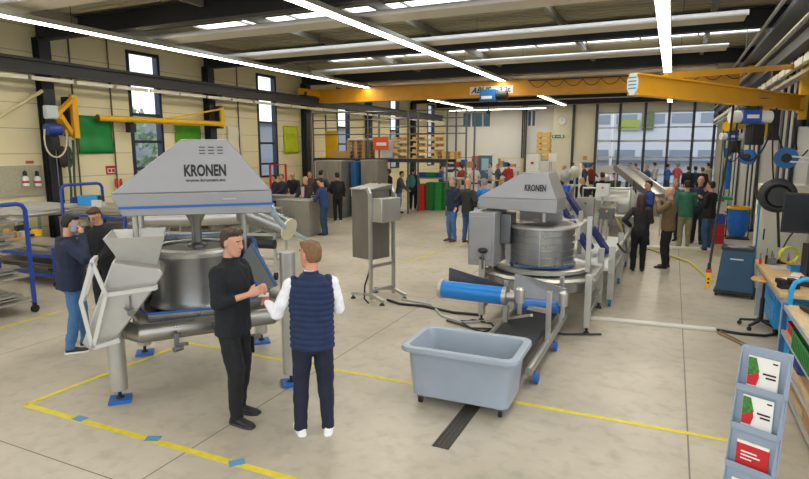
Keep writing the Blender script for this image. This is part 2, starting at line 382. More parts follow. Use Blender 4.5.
# outside: building, trees, lamp posts
fb=T('office_building','white building beyond the glazed gate with long dark window bands','building',(0,52,0))
K(fb,'facade',MB().bb((-22,0,-.25),(22,8,17)),M('white_facade','c3c9d3',.7))
for z in (1.7,4.6,7.6):
    f=MB(); 
    for i in range(14): f.bb((-15+i*2.1,-.06,z),(-15+i*2.1+1.6,.0,z+.75))
    K(fb,'window_band',f,M('facade_glass','8490a0',.3,.1))
K(fb,'awning',MB().bb((-9,-.9,1.6),(8,0,1.75)),M('awning_grey','8b96a6',.5))
TM('outdoor_banner','yellow green banner on the white building beyond the glazed gate','banner',MB().bb((-.95,0,-.42),(.75,.05,.42)),M('banner_yg','93a54a',.6),tuple(AY(630,125,51.8)))
TM('outdoor_banner','dark banner with greenery on the white building, next to the yellow green one','banner',MB().bb((-.45,0,-.8),(.45,.05,.8)),M('banner_dk','5d6a48',.6,0,.3,3),tuple(AY(648,120,51.8)))
TM('lamp_post','white lamp post outside the glazed gate','lamp post',MB().cyl((0,0,0),(0,0,5.6),.09,n=12).bar((-.9,0,5.5),(.3,0,5.6),.12,.08),wht,(AY(611,150,44).x,44,-.22))
def tree(x,y,h,label,leafc):
    t=T('tree',label,'tree',(x,y,-.25)); K(t,'trunk',MB().cyl((0,0,0),(0,0,h*.5),.14,.07,8),M('bark','5b4a3a',.9))
    m=MB(); rnd=random.Random(int(abs(x*7+y)))
    for i in range(int(170*h/4)):
        a=rnd.uniform(0,2*PI); zz=rnd.uniform(.12,1); rr_=h*.3*math.sin(PI*min(.97,zz*.8+.15))*math.sqrt(rnd.random()); p=Vector((rr_*math.cos(a),rr_*math.sin(a),h*zz))
        for q in range(3):
            o=p+Vector([rnd.uniform(-.25,.25) for _ in range(3)]); u=Vector([rnd.uniform(-1,1) for _ in range(3)]).normalized()*.17; v=Vector([rnd.uniform(-1,1) for _ in range(3)]).normalized()*.14
            m.add([o-u,o-v,o+u,o+v],[(0,1,2,3)])
    K(t,'crown',m,leafc,smooth=False)
lf=M('leaves_pale','86a08a',.7,0,.2,3)
tree(-21,17.5,4.6,'slim pale green tree outside the first tall window',lf)
tree(-30,28,4.0,'small tree outside the second tall window',lf)
hb=T('neighbour_building','low grey building outside the tall windows','building',(-42,24,-.25)); K(hb,'facade',MB().bb((-5,-16,0),(4,110,5.2)),M('grey_facade','8e979f',.7)); [K(hb,'window_band',MB().bb((3.98,-14+i*4,1.6),(4.04,-11+i*4,2.7)),M('facade_glass','8490a0',.3,.1)) for i in range(30)]; K(hb,'roof',MB().bb((-5.3,-16.3,5.2),(4.3,110.3,5.45)),M('flat_roof','5a5f66',.6))
TM('parked_van','red van parked outside beyond the tall windows','van',MB().bb((-1,-2.4,.3),(1,2.4,1.1)).bb((-.9,-1.5,1.1),(.9,2.3,1.85)).cyl((1.02,-1.6,.35),(-1.02,-1.6,.35),.33).cyl((1.02,1.6,.35),(-1.02,1.6,.35),.33),red,(-23,20.6,-.25),0,None,.05)
# ============================================================ machines
def LL(u,v,yl,C,deg):
    a=R(deg); ex=(math.cos(a),math.sin(a)); ey=(-math.sin(a),math.cos(a)); d=ray(u,v)
    dy=d[0]*ey[0]+d[1]*ey[1]; t=(yl+C[0]*ey[0]+C[1]*ey[1])/dy
    return Vector(((d[0]*t-C[0])*ex[0]+(d[1]*t-C[1])*ex[1],yl,H+d[2]*t))
def hood(t,x0,x1,tx0,tx1,y0,y1,z0,z1,z2,inset=.1):
    m=MB(); vs=[(x0,y0,z1),(x1,y0,z1),(x1,y1,z1),(x0,y1,z1),(tx0,y0+inset,z2),(tx1,y0+inset,z2),(tx1,y1-inset,z2),(tx0,y1-inset,z2)]
    m.add(vs,[(0,3,2,1),(4,5,6,7),(0,1,5,4),(1,2,6,5),(2,3,7,6),(3,0,4,7)])
    K(t,'hood',m,hoodm,.012)
C_A=(-4.9,4.92); A=T('spinner_machine','large floor spinner with grey trapezoid hood, blue seals and a white infeed hopper','machine',(C_A[0],C_A[1],0),R(45),'hooded spinning machines')
qa=lambda u,v,y:LL(u,v,y,C_A,45)
hood(A,-.80,.8,-.10,.36,-.5,.5,1.9,2.14,2.69,.06)
K(A,'hood_skirt',MB().add([(-.80,-.5,2.14),(.8,-.5,2.14),(.8,.5,2.14),(-.80,.5,2.14),(-.70,-.5,1.91),(.8,-.5,1.89),(.8,.5,1.89),(-.70,.5,1.91)],[(0,1,2,3),(7,6,5,4),(4,5,1,0),(5,6,2,1),(6,7,3,2),(7,4,0,3)]),hoodm,.01)
K(A,'seal_strip',MB().bb((-.73,-.513,1.985),(.803,-.503,2.01)).bb((.803,-.513,1.985),(.812,.5,2.01)),blueseal)
sl=math.atan2(.06,.55)
text(A,'lettering','KRONEN',.165,blk,(.12,-.478,2.36),(PI/2-sl*.9,0,0),.002,width=.42,bold=.006)
text(A,'lettering','www.kronen.eu',.045,blk,(.12,-.49,2.265),(PI/2-sl*.9,0,0),.002,width=.40,bold=.001)
m=MB()
for i in range(3):
    for j_ in range(5): m.box((.1+.09*i,-.455,2.48+.032*j_),(.06,.008,.012),rx=-sl)
K(A,'vent_slot',m,M('slot_shadow','55585b',.6))
K(A,'latch_cover',MB().box((.35,-.505,2.06),(.15,.012,.02)),steelL,.003)
# shaft, posts
K(A,'spindle',MB().lathe([(.0,1.47),(.1,1.47),(.1,1.51),(.055,1.54),(.055,1.74),(.13,1.9),(0,1.9)],(0,0,0),24),steel)
for x,y in ((-.6,-.35),(.55,.3),(-.6,.4)): K(A,'support_post',MB().cyl((x,y,.85),(x,y,1.92),.03,n=14),steelL)
# drum
K(A,'drum',MB().lathe([(0,.84),(.50,.84),(.525,.87),(.50,.9),(.485,.95),(.475,1.12),(.485,1.36),(.50,1.42),(.5,1.49),(.47,1.49),(.46,1.42),(.45,.95),(0,.95)],(-.02,0,0),56),M('drum_steel','8f9090',.34,.8,.08,6))
K(A,'drum_rim',MB().lathe([(.50,1.43),(.522,1.435),(.527,1.475),(.51,1.50),(.40,1.505),(.40,1.49),(.5,1.48)],(-.02,0,0),56),steelL)
K(A,'drum_lid',MB().lathe([(0,1.49),(.41,1.48),(.41,1.46),(0,1.47)],(-.02,0,0),48),M('lid_dark','3f4347',.4,.5))
# octagonal basin with low front, high back and a blue seal along its edge
bp=[(-.52,-.62,.9),(.42,-.62,.9),(.78,-.2,.98),(.66,.3,1.5),(.4,.66,1.52),(-.45,.66,1.52),(-.72,.35,1.5),(-.7,-.3,.95)]
m=MB(); n=len(bp); vs=[(x,y,z) for x,y,z in bp]+[(x,y,.74) for x,y,z in bp]+[(x*.96,y*.96,z) for x,y,z in bp]+[(x*.96,y*.96,.78) for x,y,z in bp]
fs=[]
for i in range(n):
    k=(i+1)%n; fs+=[(i,k,k+n,i+n),(i+2*n,i+3*n,k+3*n,k+2*n),(i,i+2*n,k+2*n,k)]
fs+=[tuple(range(2*n-1,n-1,-1)),tuple(range(3*n,4*n))]
m.add(vs,fs); K(A,'basin',m,steel)
K(A,'basin_seal',MB().tube(bp,.014,8,True),blueseal)
# open side panel with blue edge
sp=[qa(251,243,-.1),qa(276,286,-.3),qa(262,291,-.45),qa(240,262,-.4)]
m=MB(); off=Vector((.03,.03,0)); m.add([*sp,*[p+off for p in sp]],[(0,1,2,3),(7,6,5,4),(0,4,5,1),(1,5,6,2),(2,6,7,3),(3,7,4,0)])
K(A,'side_flap',m,M('flap_dark','55585b',.4,.6)); K(A,'flap_seal',MB().tube(sp,.013,8,True),blueseal)
# ring pipe and legs
rr_=[(-.58,-.80,.75),(.74,-.60,.75),(.98,-.1,.75),(.8,.6,.75),(-.3,.85,.75),(-.9,.45,.75),(-.98,-.3,.75)]
K(A,'frame_pipe',MB().tube(rr_,.095,20,True),steel)
for x,y,h in ((-.84,-.62,.95),(.9,-.80,1.5),(.75,.75,1.2),(-.7,.8,1.2)):
    l=K(A,'leg',MB().cyl((x,y,.13),(x,y,h),.085,n=26),steelL,.006)
    K(l,'leg_foot',MB().cyl((x,y,.02),(x,y,.14),.018,n=12).cyl((x,y,.025),(x,y,.05),.05,.035,n=16),blk)
    K(l,'floor_pad',MB().box((x,y,.018),(.21,.21,.034)),blueseal,.004)
m=MB(); m.box((-.25,-.93,.68),(.05,.03,.16)).box((-.2,-.93,.64),(.12,.03,.03)).cyl((-.28,-.96,.6),(-.2,-.9,.6),.03,n=10); K(A,'pipe_clamp',m,steelD,.004)
m=MB(); m.box((.52,-.93,.64),(.12,.03,.05)).box((.5,-.93,.6),(.04,.03,.08)); K(A,'pipe_clamp',m,steelD,.004)
# infeed hopper
def frus(x0,x1,y0,y1,z1,X0,X1,Y0_,Y1_,z0,t=.012):
    m=MB(); o=[(x0,y0,z1),(x1,y0,z1),(x1,y1,z1),(x0,y1,z1)]; b=[(X0,Y0_,z0),(X1,Y0_,z0),(X1,Y1_,z0),(X0,Y1_,z0)]
    oi=[(x0+t,y0+t,z1),(x1-t,y0+t,z1),(x1-t,y1-t,z1),(x0+t,y1-t,z1)]; bi=[(X0+t,Y0_+t,z0),(X1-t,Y0_+t,z0),(X1-t,Y1_-t,z0),(X0+t,Y1_-t,z0)]
    f=[]
    for i in range(4):
        k=(i+1)%4; f+=[(i,4+i,4+k,k),(8+i,8+k,12+k,12+i),(i,k,8+k,8+i),(4+i,12+i,12+k,4+k)]
    return m.add(o+b+oi+bi,f)
K(A,'hopper',frus(-.84,-.30,-.92,-.24,1.75,-.70,-.40,-.70,-.36,1.42),steelW,label='white square feed funnel')
# chute body, slanting outward and down
yF,yB=-.92,-.42
pf=[(112,262),(160,269),(164,274),(152,292),(118,337),(92,352),(82,344)]
F_=[qa(u,v,yF) for u,v in pf]; B_=[Vector((p.x,yB,p.z)) for p in F_]
m=MB(); n=len(F_); m.add([*F_,*B_],[tuple(range(n)),tuple(range(2*n-1,n-1,-1))]+[(i,i+n,(i+1)%n+n,(i+1)%n) for i in range(n)]); K(A,'chute',m,steelL,.015)
yG=-1.02
g1=[qa(u,v,yG) for u,v in ((92,262),(106,295),(156,288))]; g2=[qa(u,v,yG) for u,v in ((81,302),(93,348),(120,340))]
m=MB(); dy=Vector((0,.25,0))
m.bar(g1[0]+dy*.0,g1[1],.035).bar(g1[1],g1[2],.035).bar(g1[0],g1[0]+dy,.035).bar(g1[0],g2[0],.035).bar(g1[1],g2[1],.035).bar(g2[0],g2[1],.035).bar(g2[1],g2[2],.035).bar(g2[0],g2[0]+dy,.035).bar(g1[0]+dy,g2[0]+dy,.035).bar(g1[2],g1[2]+dy*.4,.03)
K(A,'guard_frame',m,steelW)
m=MB(); p=qa(131,312,-.95); m.cyl(p-Vector((0,.05,0)),p,.03,n=12).bar(p+Vector((-.05,-.03,.06)),p+Vector((.05,-.03,-.08)),.02).bar(p,p+Vector((0,0,.16)),.016); K(A,'latch',m,steelD)
K(A,'viewing_slot',MB().bar(qa(101,320,-1.0),qa(97,338,-1.0),.05,.02),M('white_plastic','eceae6',.5),.004)
# support bracket from chute to ring pipe
K(A,'bracket',MB().bar((-.84,-.6,.95),(-.7,-.75,1.05),.12,.05),steel,.005)

# ---------------- second spinner
C_B=(-1.85,8.9); B=T('spinner_machine','smaller spinner with ribbed drum, octagon tray and grey hood, ahead of the grey tub','machine',(C_B[0],C_B[1],0),0,'hooded spinning machines')
qb=lambda u,v,y:LL(u,v,y,C_B,0)
hood(B,-.8,.38,-.16,.22,-.5,.3,1.62,1.86,2.24,.05)
K(B,'hood_skirt',MB().add([(-.8,-.5,1.86),(.38,-.5,1.86),(.38,.3,1.86),(-.8,.3,1.86),(-.8,-.5,1.7),(.38,-.5,1.66),(.38,.3,1.66),(-.8,.3,1.7)],[(0,1,2,3),(7,6,5,4),(4,5,1,0),(5,6,2,1),(6,7,3,2),(7,4,0,3)]),hoodm,.01)
text(B,'lettering','KRONEN',.13,blk,(.06,-.492,2.02),(PI/2-.12,0,0),.002,width=.31,bold=.003)
dx=.08
K(B,'spindle',MB().cyl((dx+.02,0,1.4),(dx+.02,0,1.68),.05,n=20),steelL)
pr_=[(0,.86),(.5,.86),(.515,.88)]
for i in range(5):
    z=.89+i*.105; pr_+=[(.50,z),(.50,z+.085),(.51,z+.09),(.51,z+.1)]
pr_+=[(.52,1.42),(.50,1.43),(.48,1.42),(.47,.95),(0,.95)]
K(B,'drum',MB().lathe(pr_,(dx,0,0),56),steel)
K(B,'drum_rim',MB().lathe([(.5,1.40),(.545,1.41),(.545,1.44),(.5,1.455),(.42,1.455),(.42,1.43),(.5,1.42)],(dx,0,0),56),steelL)
K(B,'drum_lid',MB().lathe([(0,1.48),(.4,1.47),(.44,1.455),(.44,1.44),(0,1.45)],(dx,0,0),48),steelD)
K(B,'drum_seam',MB().box((dx+.08,-.515,1.14),(.02,.02,.54)),steelL)
K(B,'tray_ring',MB().lathe([(.48,.76),(.70,.76),(.73,.78),(.73,.83),(.70,.84),(.67,.81),(.5,.81)],(dx,0,0),64),steelL)
K(B,'drip_seal',MB().lathe([(.515,.845),(.524,.848),(.524,.856),(.515,.86)],(dx,0,0),48),blueseal)
# octagon pan with sloping bottom
oc=[(-.64,-.6),(-.2,-.92),(.5,-.92),(.95,-.55),(.95,.5),(.5,.85),(-.3,.85),(-.64,.5)]
m=MB(); c0=Vector((dx,-.1,.45))
r0=[Vector((x,y,.755)) for x,y in oc]; r1=[Vector((x,y,.59)) for x,y in oc]; r2=[Vector((dx+(x-dx)*.22,y*.22,.34)) for x,y in oc]
m.loft([r2,r1,r0]); K(B,'pan',m,steel)
K(B,'rim_frame',MB().tube([(x*1.0,y,.745) for x,y in oc],.035,4,True),steelL)
# legs & frame
for x,y in ((-.64,-.72),(.9,-.72),(-.64,.75),(.9,.75)):
    l=K(B,'leg',MB().bb((x-.045,y-.045,.1),(x+.045,y+.045,(1.0 if x<0 else .86) if y<0 else 1.0)),steelL,.006)
    K(l,'leg_foot',MB().cyl((x,y,.03),(x,y,.1),.018,n=10).cyl((x,y,0),(x,y,.035),.05,.035,n=16),blk)
m=MB(); m.bar((-.64,-.72,.22),(-.64,.75,.22),.05).bar((.9,-.72,.3),(.9,.75,.3),.05).bar((-.64,.75,.3),(.9,.75,.3),.05).bar((-.64,-.72,.72),(-.64,.75,.72),.08).bar((.9,-.72,.72),(.9,.75,.72),.08); K(B,'frame',m,steelL)
# drive housing on the side and back panels
K(B,'drive_housing',MB().bb((-.86,-.75,.86),(-.46,-.1,1.66)),hoodm,.012)
K(B,'housing_door',MB().bb((-.83,-.765,.95),(-.5,-.75,1.6)),hoodm,.006)
K(B,'arm_block',MB().bb((-.46,-.45,1.16),(-.3,-.1,1.62)),steelD,.01)
K(B,'back_plate',MB().bb((-.4,.52,1.0),(.3,.56,1.6)),hoodm,.01)
for x in (-.36,.82): K(B,'support_post',MB().bb((x-.035,-.3,.8),(x+.035,-.23,1.62)),steelL,.005)
for x,z in ((-.62,1.07),):
    k_=K(B,'knob',MB().lathe([(0,0),(.055,.0),(.075,.03),(.06,.06),(0,.075)],(x,-.8,z),20),blk)
    K(k_,'knob_stem',MB().cyl((x,-.8,z-.25),(x,-.8,z),.015,n=10),steelD)
# discharge conveyor with blue roller, low frame on blue wheels
Cn=T('discharge_conveyor','low discharge conveyor with blue roller and blue casters behind the grey tub','conveyor',(0,0,0))
K(Cn,'base_rail',MB().cyl((-1.27,5.95,.2),(-1.27,8.3,.2),.045,n=16),steelL); K(Cn,'base_rail',MB().cyl((-2.0,5.95,.2),(-2.0,8.3,.2),.045,n=16),steelL)
K(Cn,'belt',MB().bb((-1.92,5.95,.24),(-1.36,8.4,.29)),M('dark_belt','35373a',.6),.01)
for x,y in ((-1.27,6.15),(-1.27,7.3),(-2.0,6.15),(-2.0,7.6)):
    c_=K(Cn,'caster',MB().cyl((x+.04-.02,y,.062),(x+.04+.03,y,.062),.06,n=18).bb((x+.02,y-.02,.06),(x+.03,y+.02,.2)),M('wheel_blue','1f62b8',.5))
for x,y in ((-1.27,7.0),(-1.27,7.9),(-1.9,7.35)): K(Cn,'upright',MB().bar((x,y,.2),(x,y,.86),.06),steelL,.005)
K(Cn,'crossbar',MB().bar((-1.9,7.35,.55),(-1.27,7.0,.6),.05).bar((-2.3,7.8,.12),(-1.5,7.1,.5),.035),steelL)
K(Cn,'roller',MB().cyl((-2.66,6.93,.76),(-1.85,6.99,.74),.115,n=32),M('roller_blue','1978c4',.3,0,.05,5),label='bright blue roller')
K(Cn,'roller_end',MB().cyl((-2.69,6.93,.76),(-2.66,6.93,.76),.12,n=32).cyl((-2.68,6.93,.76),(-2.64,6.93,.76),.125,n=32),steelL); K(Cn,'roller_end',MB().cyl((-1.85,6.99,.74),(-1.80,6.99,.74),.12,n=32).cyl((-1.8,6.99,.74),(-1.7,7.0,.74),.05,n=16),steelL)
K(Cn,'roller',MB().cyl((-1.72,7.15,.62),(-1.2,7.4,.56),.085,n=24),M('roller_blue2','1b5fa8',.35),label='shorter blue roller')
K(Cn,'guide_plate',MB().add([(-2.68,7.25,.98),(-1.95,7.4,.78),(-1.95,7.4,.62),(-2.68,7.22,.62),(-2.68,7.28,.98),(-1.95,7.43,.78),(-1.95,7.43,.62),(-2.68,7.25,.62)],[(0,1,2,3),(7,6,5,4),(0,4,5,1),(1,5,6,2),(2,6,7,3),(3,7,4,0)]),M('dark_plate','4b4e52',.45,.5))
K(Cn,'guide_plate',MB().add([(-1.78,7.3,.98),(-1.15,7.6,.76),(-1.15,7.45,.62),(-1.75,7.1,.72),(-1.78,7.33,.98),(-1.15,7.63,.76),(-1.15,7.48,.62),(-1.75,7.13,.72)],[(0,1,2,3),(7,6,5,4),(0,4,5,1),(1,5,6,2),(2,6,7,3),(3,7,4,0)]),steelD)
for x,y,z in ((-1.62,6.95,.74),(-1.15,7.3,.66)):
    K(Cn,'pivot_bracket',MB().lathe([(0,-.05),(.06,-.05),(.06,.12),(.03,.15),(0,.15)],(x,y,z),16).box((x,y,z-.1),(.05,.05,.2)),steelL,.005)
# hoses on floor
m=MB(); m.tube([(-2.95,7.9,.02),(-2.6,7.75,.02),(-2.3,7.6,.02),(-2.15,7.8,.02),(-2.3,8.05,.02),(-2.6,8.1,.02),(-2.75,7.95,.02),(-2.5,7.7,.02),(-1.9,7.9,.02),(-1.2,8.0,.02),(-.75,8.2,.02)],.015,8)
TM('air_hose','grey hose looped on the floor at the feet of the smaller spinner','hose',m,dgrey)
m=MB(); m.tube([(-4.3,8.6,.02),(-4.0,8.45,.02),(-3.6,8.5,.02),(-3.0,8.35,.02),(-2.6,8.4,.02)],.022,8); TM('power_cable','dark cable running from the control cabinet foot to the smaller spinner','cable',m,blk)
TM('power_cable','pale cable lying between the control cabinet and the smaller spinner','cable',MB().tube([(-4.1,8.75,.02),(-3.5,8.65,.02),(-3.1,8.1,.02),(-2.7,7.9,.02),(-2.2,8.3,.02)],.016,8),aluf)
# ---------------- control cabinet on a stand
cc=(-4.68,8.7); Cb=T('control_cabinet','steel control cabinet standing alone on a tube stand in mid floor','cabinet',(cc[0],cc[1],0),R(-17))
K(Cb,'body',MB().bb((-.24,-.2,.72),(.22,.26,1.92)),M('cab_steel','7f7b74',.42,.6,.1,5,.04,(1,1,.3)),.008); 
K(Cb,'roof',MB().add([(-.26,-.24,1.92),(.25,-.24,1.92),(.25,.3,1.99),(-.26,.3,1.99),(-.26,-.24,1.90),(.25,-.24,1.90),(.25,.3,1.9),(-.26,.3,1.9)],[(0,1,2,3),(7,6,5,4),(4,5,1,0),(5,6,2,1),(6,7,3,2),(7,4,0,3)]),steel,.004)
K(Cb,'switch_box',MB().bb((.26,-.22,1.38),(.5,.24,1.78)),steelL,.01,label='smaller steel box on the cabinet side')
m=MB()
for y in (-.25,.31):
    m.bar((.26,y,.06),(.26,y,1.84),.05).bar((.26,y,1.84),(.2,y,1.95),.05)
m.bar((.26,-.25,.62),(.26,.31,.62),.05).bar((.26,-.25,.2),(.26,.31,.2),.04)
K(Cb,'stand_frame',m,steelL)
for y in (-.25,.31):
    f=K(Cb,'foot_bar',MB().bar((-.2,y,.08),(.26,y,.14),.05).bar((.26,y,.14),(.55,y,.07),.05),steelL)
    for x in (-.18,.52): K(f,'levelling_foot',MB().cyl((x,y,.03),(x,y,.08),.014,n=8).cyl((x,y,0),(x,y,.03),.05,.03,n=14),blk)
K(Cb,'sticker',MB().bb((-.246,-.1,.80),(-.2415,.02,.94)),paper)
m=MB(); m.tube([(.1,-.1,.72),(.12,-.15,.5),(.06,-.2,.25),(.15,-.3,.06),(.3,-.35,.02)],.016,8); K(Cb,'cable',m,blk)
# ---------------- grey tub
Tb=T('transport_tub','grey plastic tub on casters in front of the smaller spinner','tub',(-1.79,5.4,0),R(1))
def rrect(hx,hy,r,z,n=6):
    out=[]
    for cx,cy,a in ((hx-r,hy-r,0),(-hx+r,hy-r,90),(-hx+r,-hy+r,180),(hx-r,-hy+r,270)):
        for i in range(n+1): t=R(a+90*i/n); out.append(Vector((cx+r*math.cos(t),cy+r*math.sin(t),z)))
    return out
tubm=M('grey_tub_plastic','9ba7b4',.42,0,.05,3,.03)
m=MB(); m.loft([rrect(.48,.27,.08,.095),rrect(.50,.29,.08,.11),rrect(.535,.325,.09,.56),rrect(.545,.335,.09,.58),rrect(.60,.39,.12,.585),rrect(.605,.395,.12,.60),rrect(.60,.39,.12,.635),rrect(.58,.37,.11,.64),rrect(.53,.32,.08,.635),rrect(.52,.31,.08,.6),rrect(.485,.275,.07,.13)])
K(Tb,'shell',m,tubm)
for x in (-.42,.42):
    for y in (-.22,.22):
        c_=K(Tb,'caster',MB().bb((x-.03,y-.03,.075),(x+.03,y+.03,.1)).bb((x-.025,y-.02,.03),(x-.018,y+.02,.08)).bb((x+.018,y-.02,.03),(x+.025,y+.02,.08)),steelD)
        K(c_,'wheel',MB().cyl((x-.016,y,.036),(x+.016,y,.036),.035,n=18),rubber)
# ---------------- machine behind the big spinner: fat pipe with end cap
Bp=T('washer_machine','steel machine with a fat horizontal pipe behind the large hooded spinner','machine',(-8.35,9.0,0),R(18))
pts=[(-1.6,-.2,1.15),(-.2,-.0,1.18),(.55,.15,1.22)]
K(Bp,'main_pipe',MB().tube(pts,.15,20),steelL); K(Bp,'elbow_duct',MB().cyl((.5,.15,1.32),(1.5,-.1,1.0),.26,.22,28),steel)
K(Bp,'end_cap',MB().cyl((1.5,-.1,1.0),(1.53,-.11,.99),.23,n=28),M('cap_cream','ddd6c0',.5))
m=MB()
for x in (-1.4,.2,1.3): m.bar((x,-.35,.1),(x,-.35,.95),.05).bar((x,.35,.1),(x,.35,.95),.05).bar((x,-.35,.5),(x,.35,.5),.04)
m.bar((-1.4,-.35,.3),(1.3,-.35,.3),.05).bar((-1.4,.35,.3),(1.3,.35,.3),.05).bar((-1.4,-.35,.92),(1.3,-.35,.92),.05)
K(Bp,'frame',m,steelL)
for x in (-1.4,.2,1.3):
    for y in (-.35,.35): K(Bp,'caster',MB().cyl((x-.025,y,.085),(x+.025,y,.085),.08,n=20).bar((x,y,.1),(x,y,.2),.03),rubber)
K(Bp,'motor',MB().cyl((1.0,-.45,.75),(1.35,-.5,.75),.09,n=20),blk)
hs=M('hose_pale_blue','a9c6dc',.4)
a=G(280,214,1.0); TM('suction_hose','pale blue hose arching down from the steel machine to the floor','hose',MB().tube(bez(AY(271,206,8.0),AY(278,228,8.3),AY(290,230,10),G(307,240,.06),16),.05,12),hs)
# ============================================================ people
def remesh(mb,vox,smooth=2,name='body'):
    me=bpy.data.meshes.new('t'); me.from_pydata([tuple(v) for v in mb.v],[],mb.f)
    bm=bmesh.new(); bm.from_mesh(me); bmesh.ops.remove_doubles(bm,verts=bm.verts,dist=1e-6); bmesh.ops.recalc_face_normals(bm,faces=bm.faces); bm.to_mesh(me); bm.free()
    o=bpy.data.objects.new('t',me); COL.objects.link(o)
    r=o.modifiers.new('r','REMESH'); r.mode='VOXEL'; r.voxel_size=vox
    if smooth:
        s=o.modifiers.new('s','SMOOTH'); s.iterations=smooth; s.factor=.5
    dg=bpy.context.evaluated_depsgraph_get(); q=bpy.data.meshes.new_from_object(o.evaluated_get(dg)); bpy.data.objects.remove(o); bpy.data.meshes.remove(me)
    q.name=name; q.shade_smooth(); return q
def cap(m,a,b,ra,rb,n=12):
    m.cyl(a,b,ra,rb,n); m.ell(a,(ra,)*3,n,8); m.ell(b,(rb,)*3,n,8)
def chain(m,pts,n=12):
    for (a,ra),(b,rb) in zip(pts,pts[1:]): cap(m,a,b,ra,rb,n)
def erings(rs,n=20):
    return [[Vector((cx+rx*math.cos(2*PI*i/n),cy+ry*math.sin(2*PI*i/n),z)) for i in range(n)] for (z,rx,ry,cx,cy) in rs]
def disp(me,amp,sc,zs=1.,fn=None):
    me.update(); ns=[v.normal.copy() for v in me.vertices]
    for v,nn in zip(me.vertices,ns):
        p=Vector((v.co.x*sc,v.co.y*sc,v.co.z*sc*zs)); d=noise.noise(p)*amp+noise.noise(p*2.3)*amp*.4
        if fn: d+=fn(v.co)
        v.co+=nn*d
    me.update()
ARM={ # elbow, wrist, hand direction, curl (right side x>0; mirrored for the other arm)
 'down':((.245,-.03,1.17),(.25,.05,.93),(0.02,.1,-1),.35),
 'hip':((.34,-.10,1.2),(.20,.08,1.03),(-.8,.3,-.3),.8),
 'pocket':((.27,-.08,1.18),(.20,.03,.98),(-.25,.3,-1),.4),
 'talk':((.24,.02,1.17),(.10,.24,1.24),(-.45,.7,.35),.7),
 'give':((.24,.03,1.17),(.13,.28,1.15),(-.2,1,.1),.25),
 'fold':((.25,.05,1.2),(-.02,.22,1.2),(-1,.1,.1),.5),
 'phone':((.30,.12,1.28),(.14,.12,1.53),(-.35,-.1,.9),.7),
 'reach':((.23,.22,1.25),(.18,.45,1.18),(0,1,-.1),.3),
 'work':((.24,.14,1.18),(.16,.36,1.05),(-.1,1,-.3),.5),
 'camera':((.26,.12,1.27),(.08,.22,1.46),(-.5,.6,.6),.6),
 'glasses':((.27,.16,1.28),(.10,.17,1.50),(-.4,.2,.9),.6),
}
HAIRC={'brown':'3d2b1f','dark':'1d1712','blond':'7a5c3a','grey':'8d8a86','red':'8a4326','black':'100e0d','longdark':'3a1d18'}
_cm={}
def cloth(c):
    if c not in _cm: _cm[c]=M('cloth_'+c,c,.85,0,.12,14,.25)
    return _cm[c]
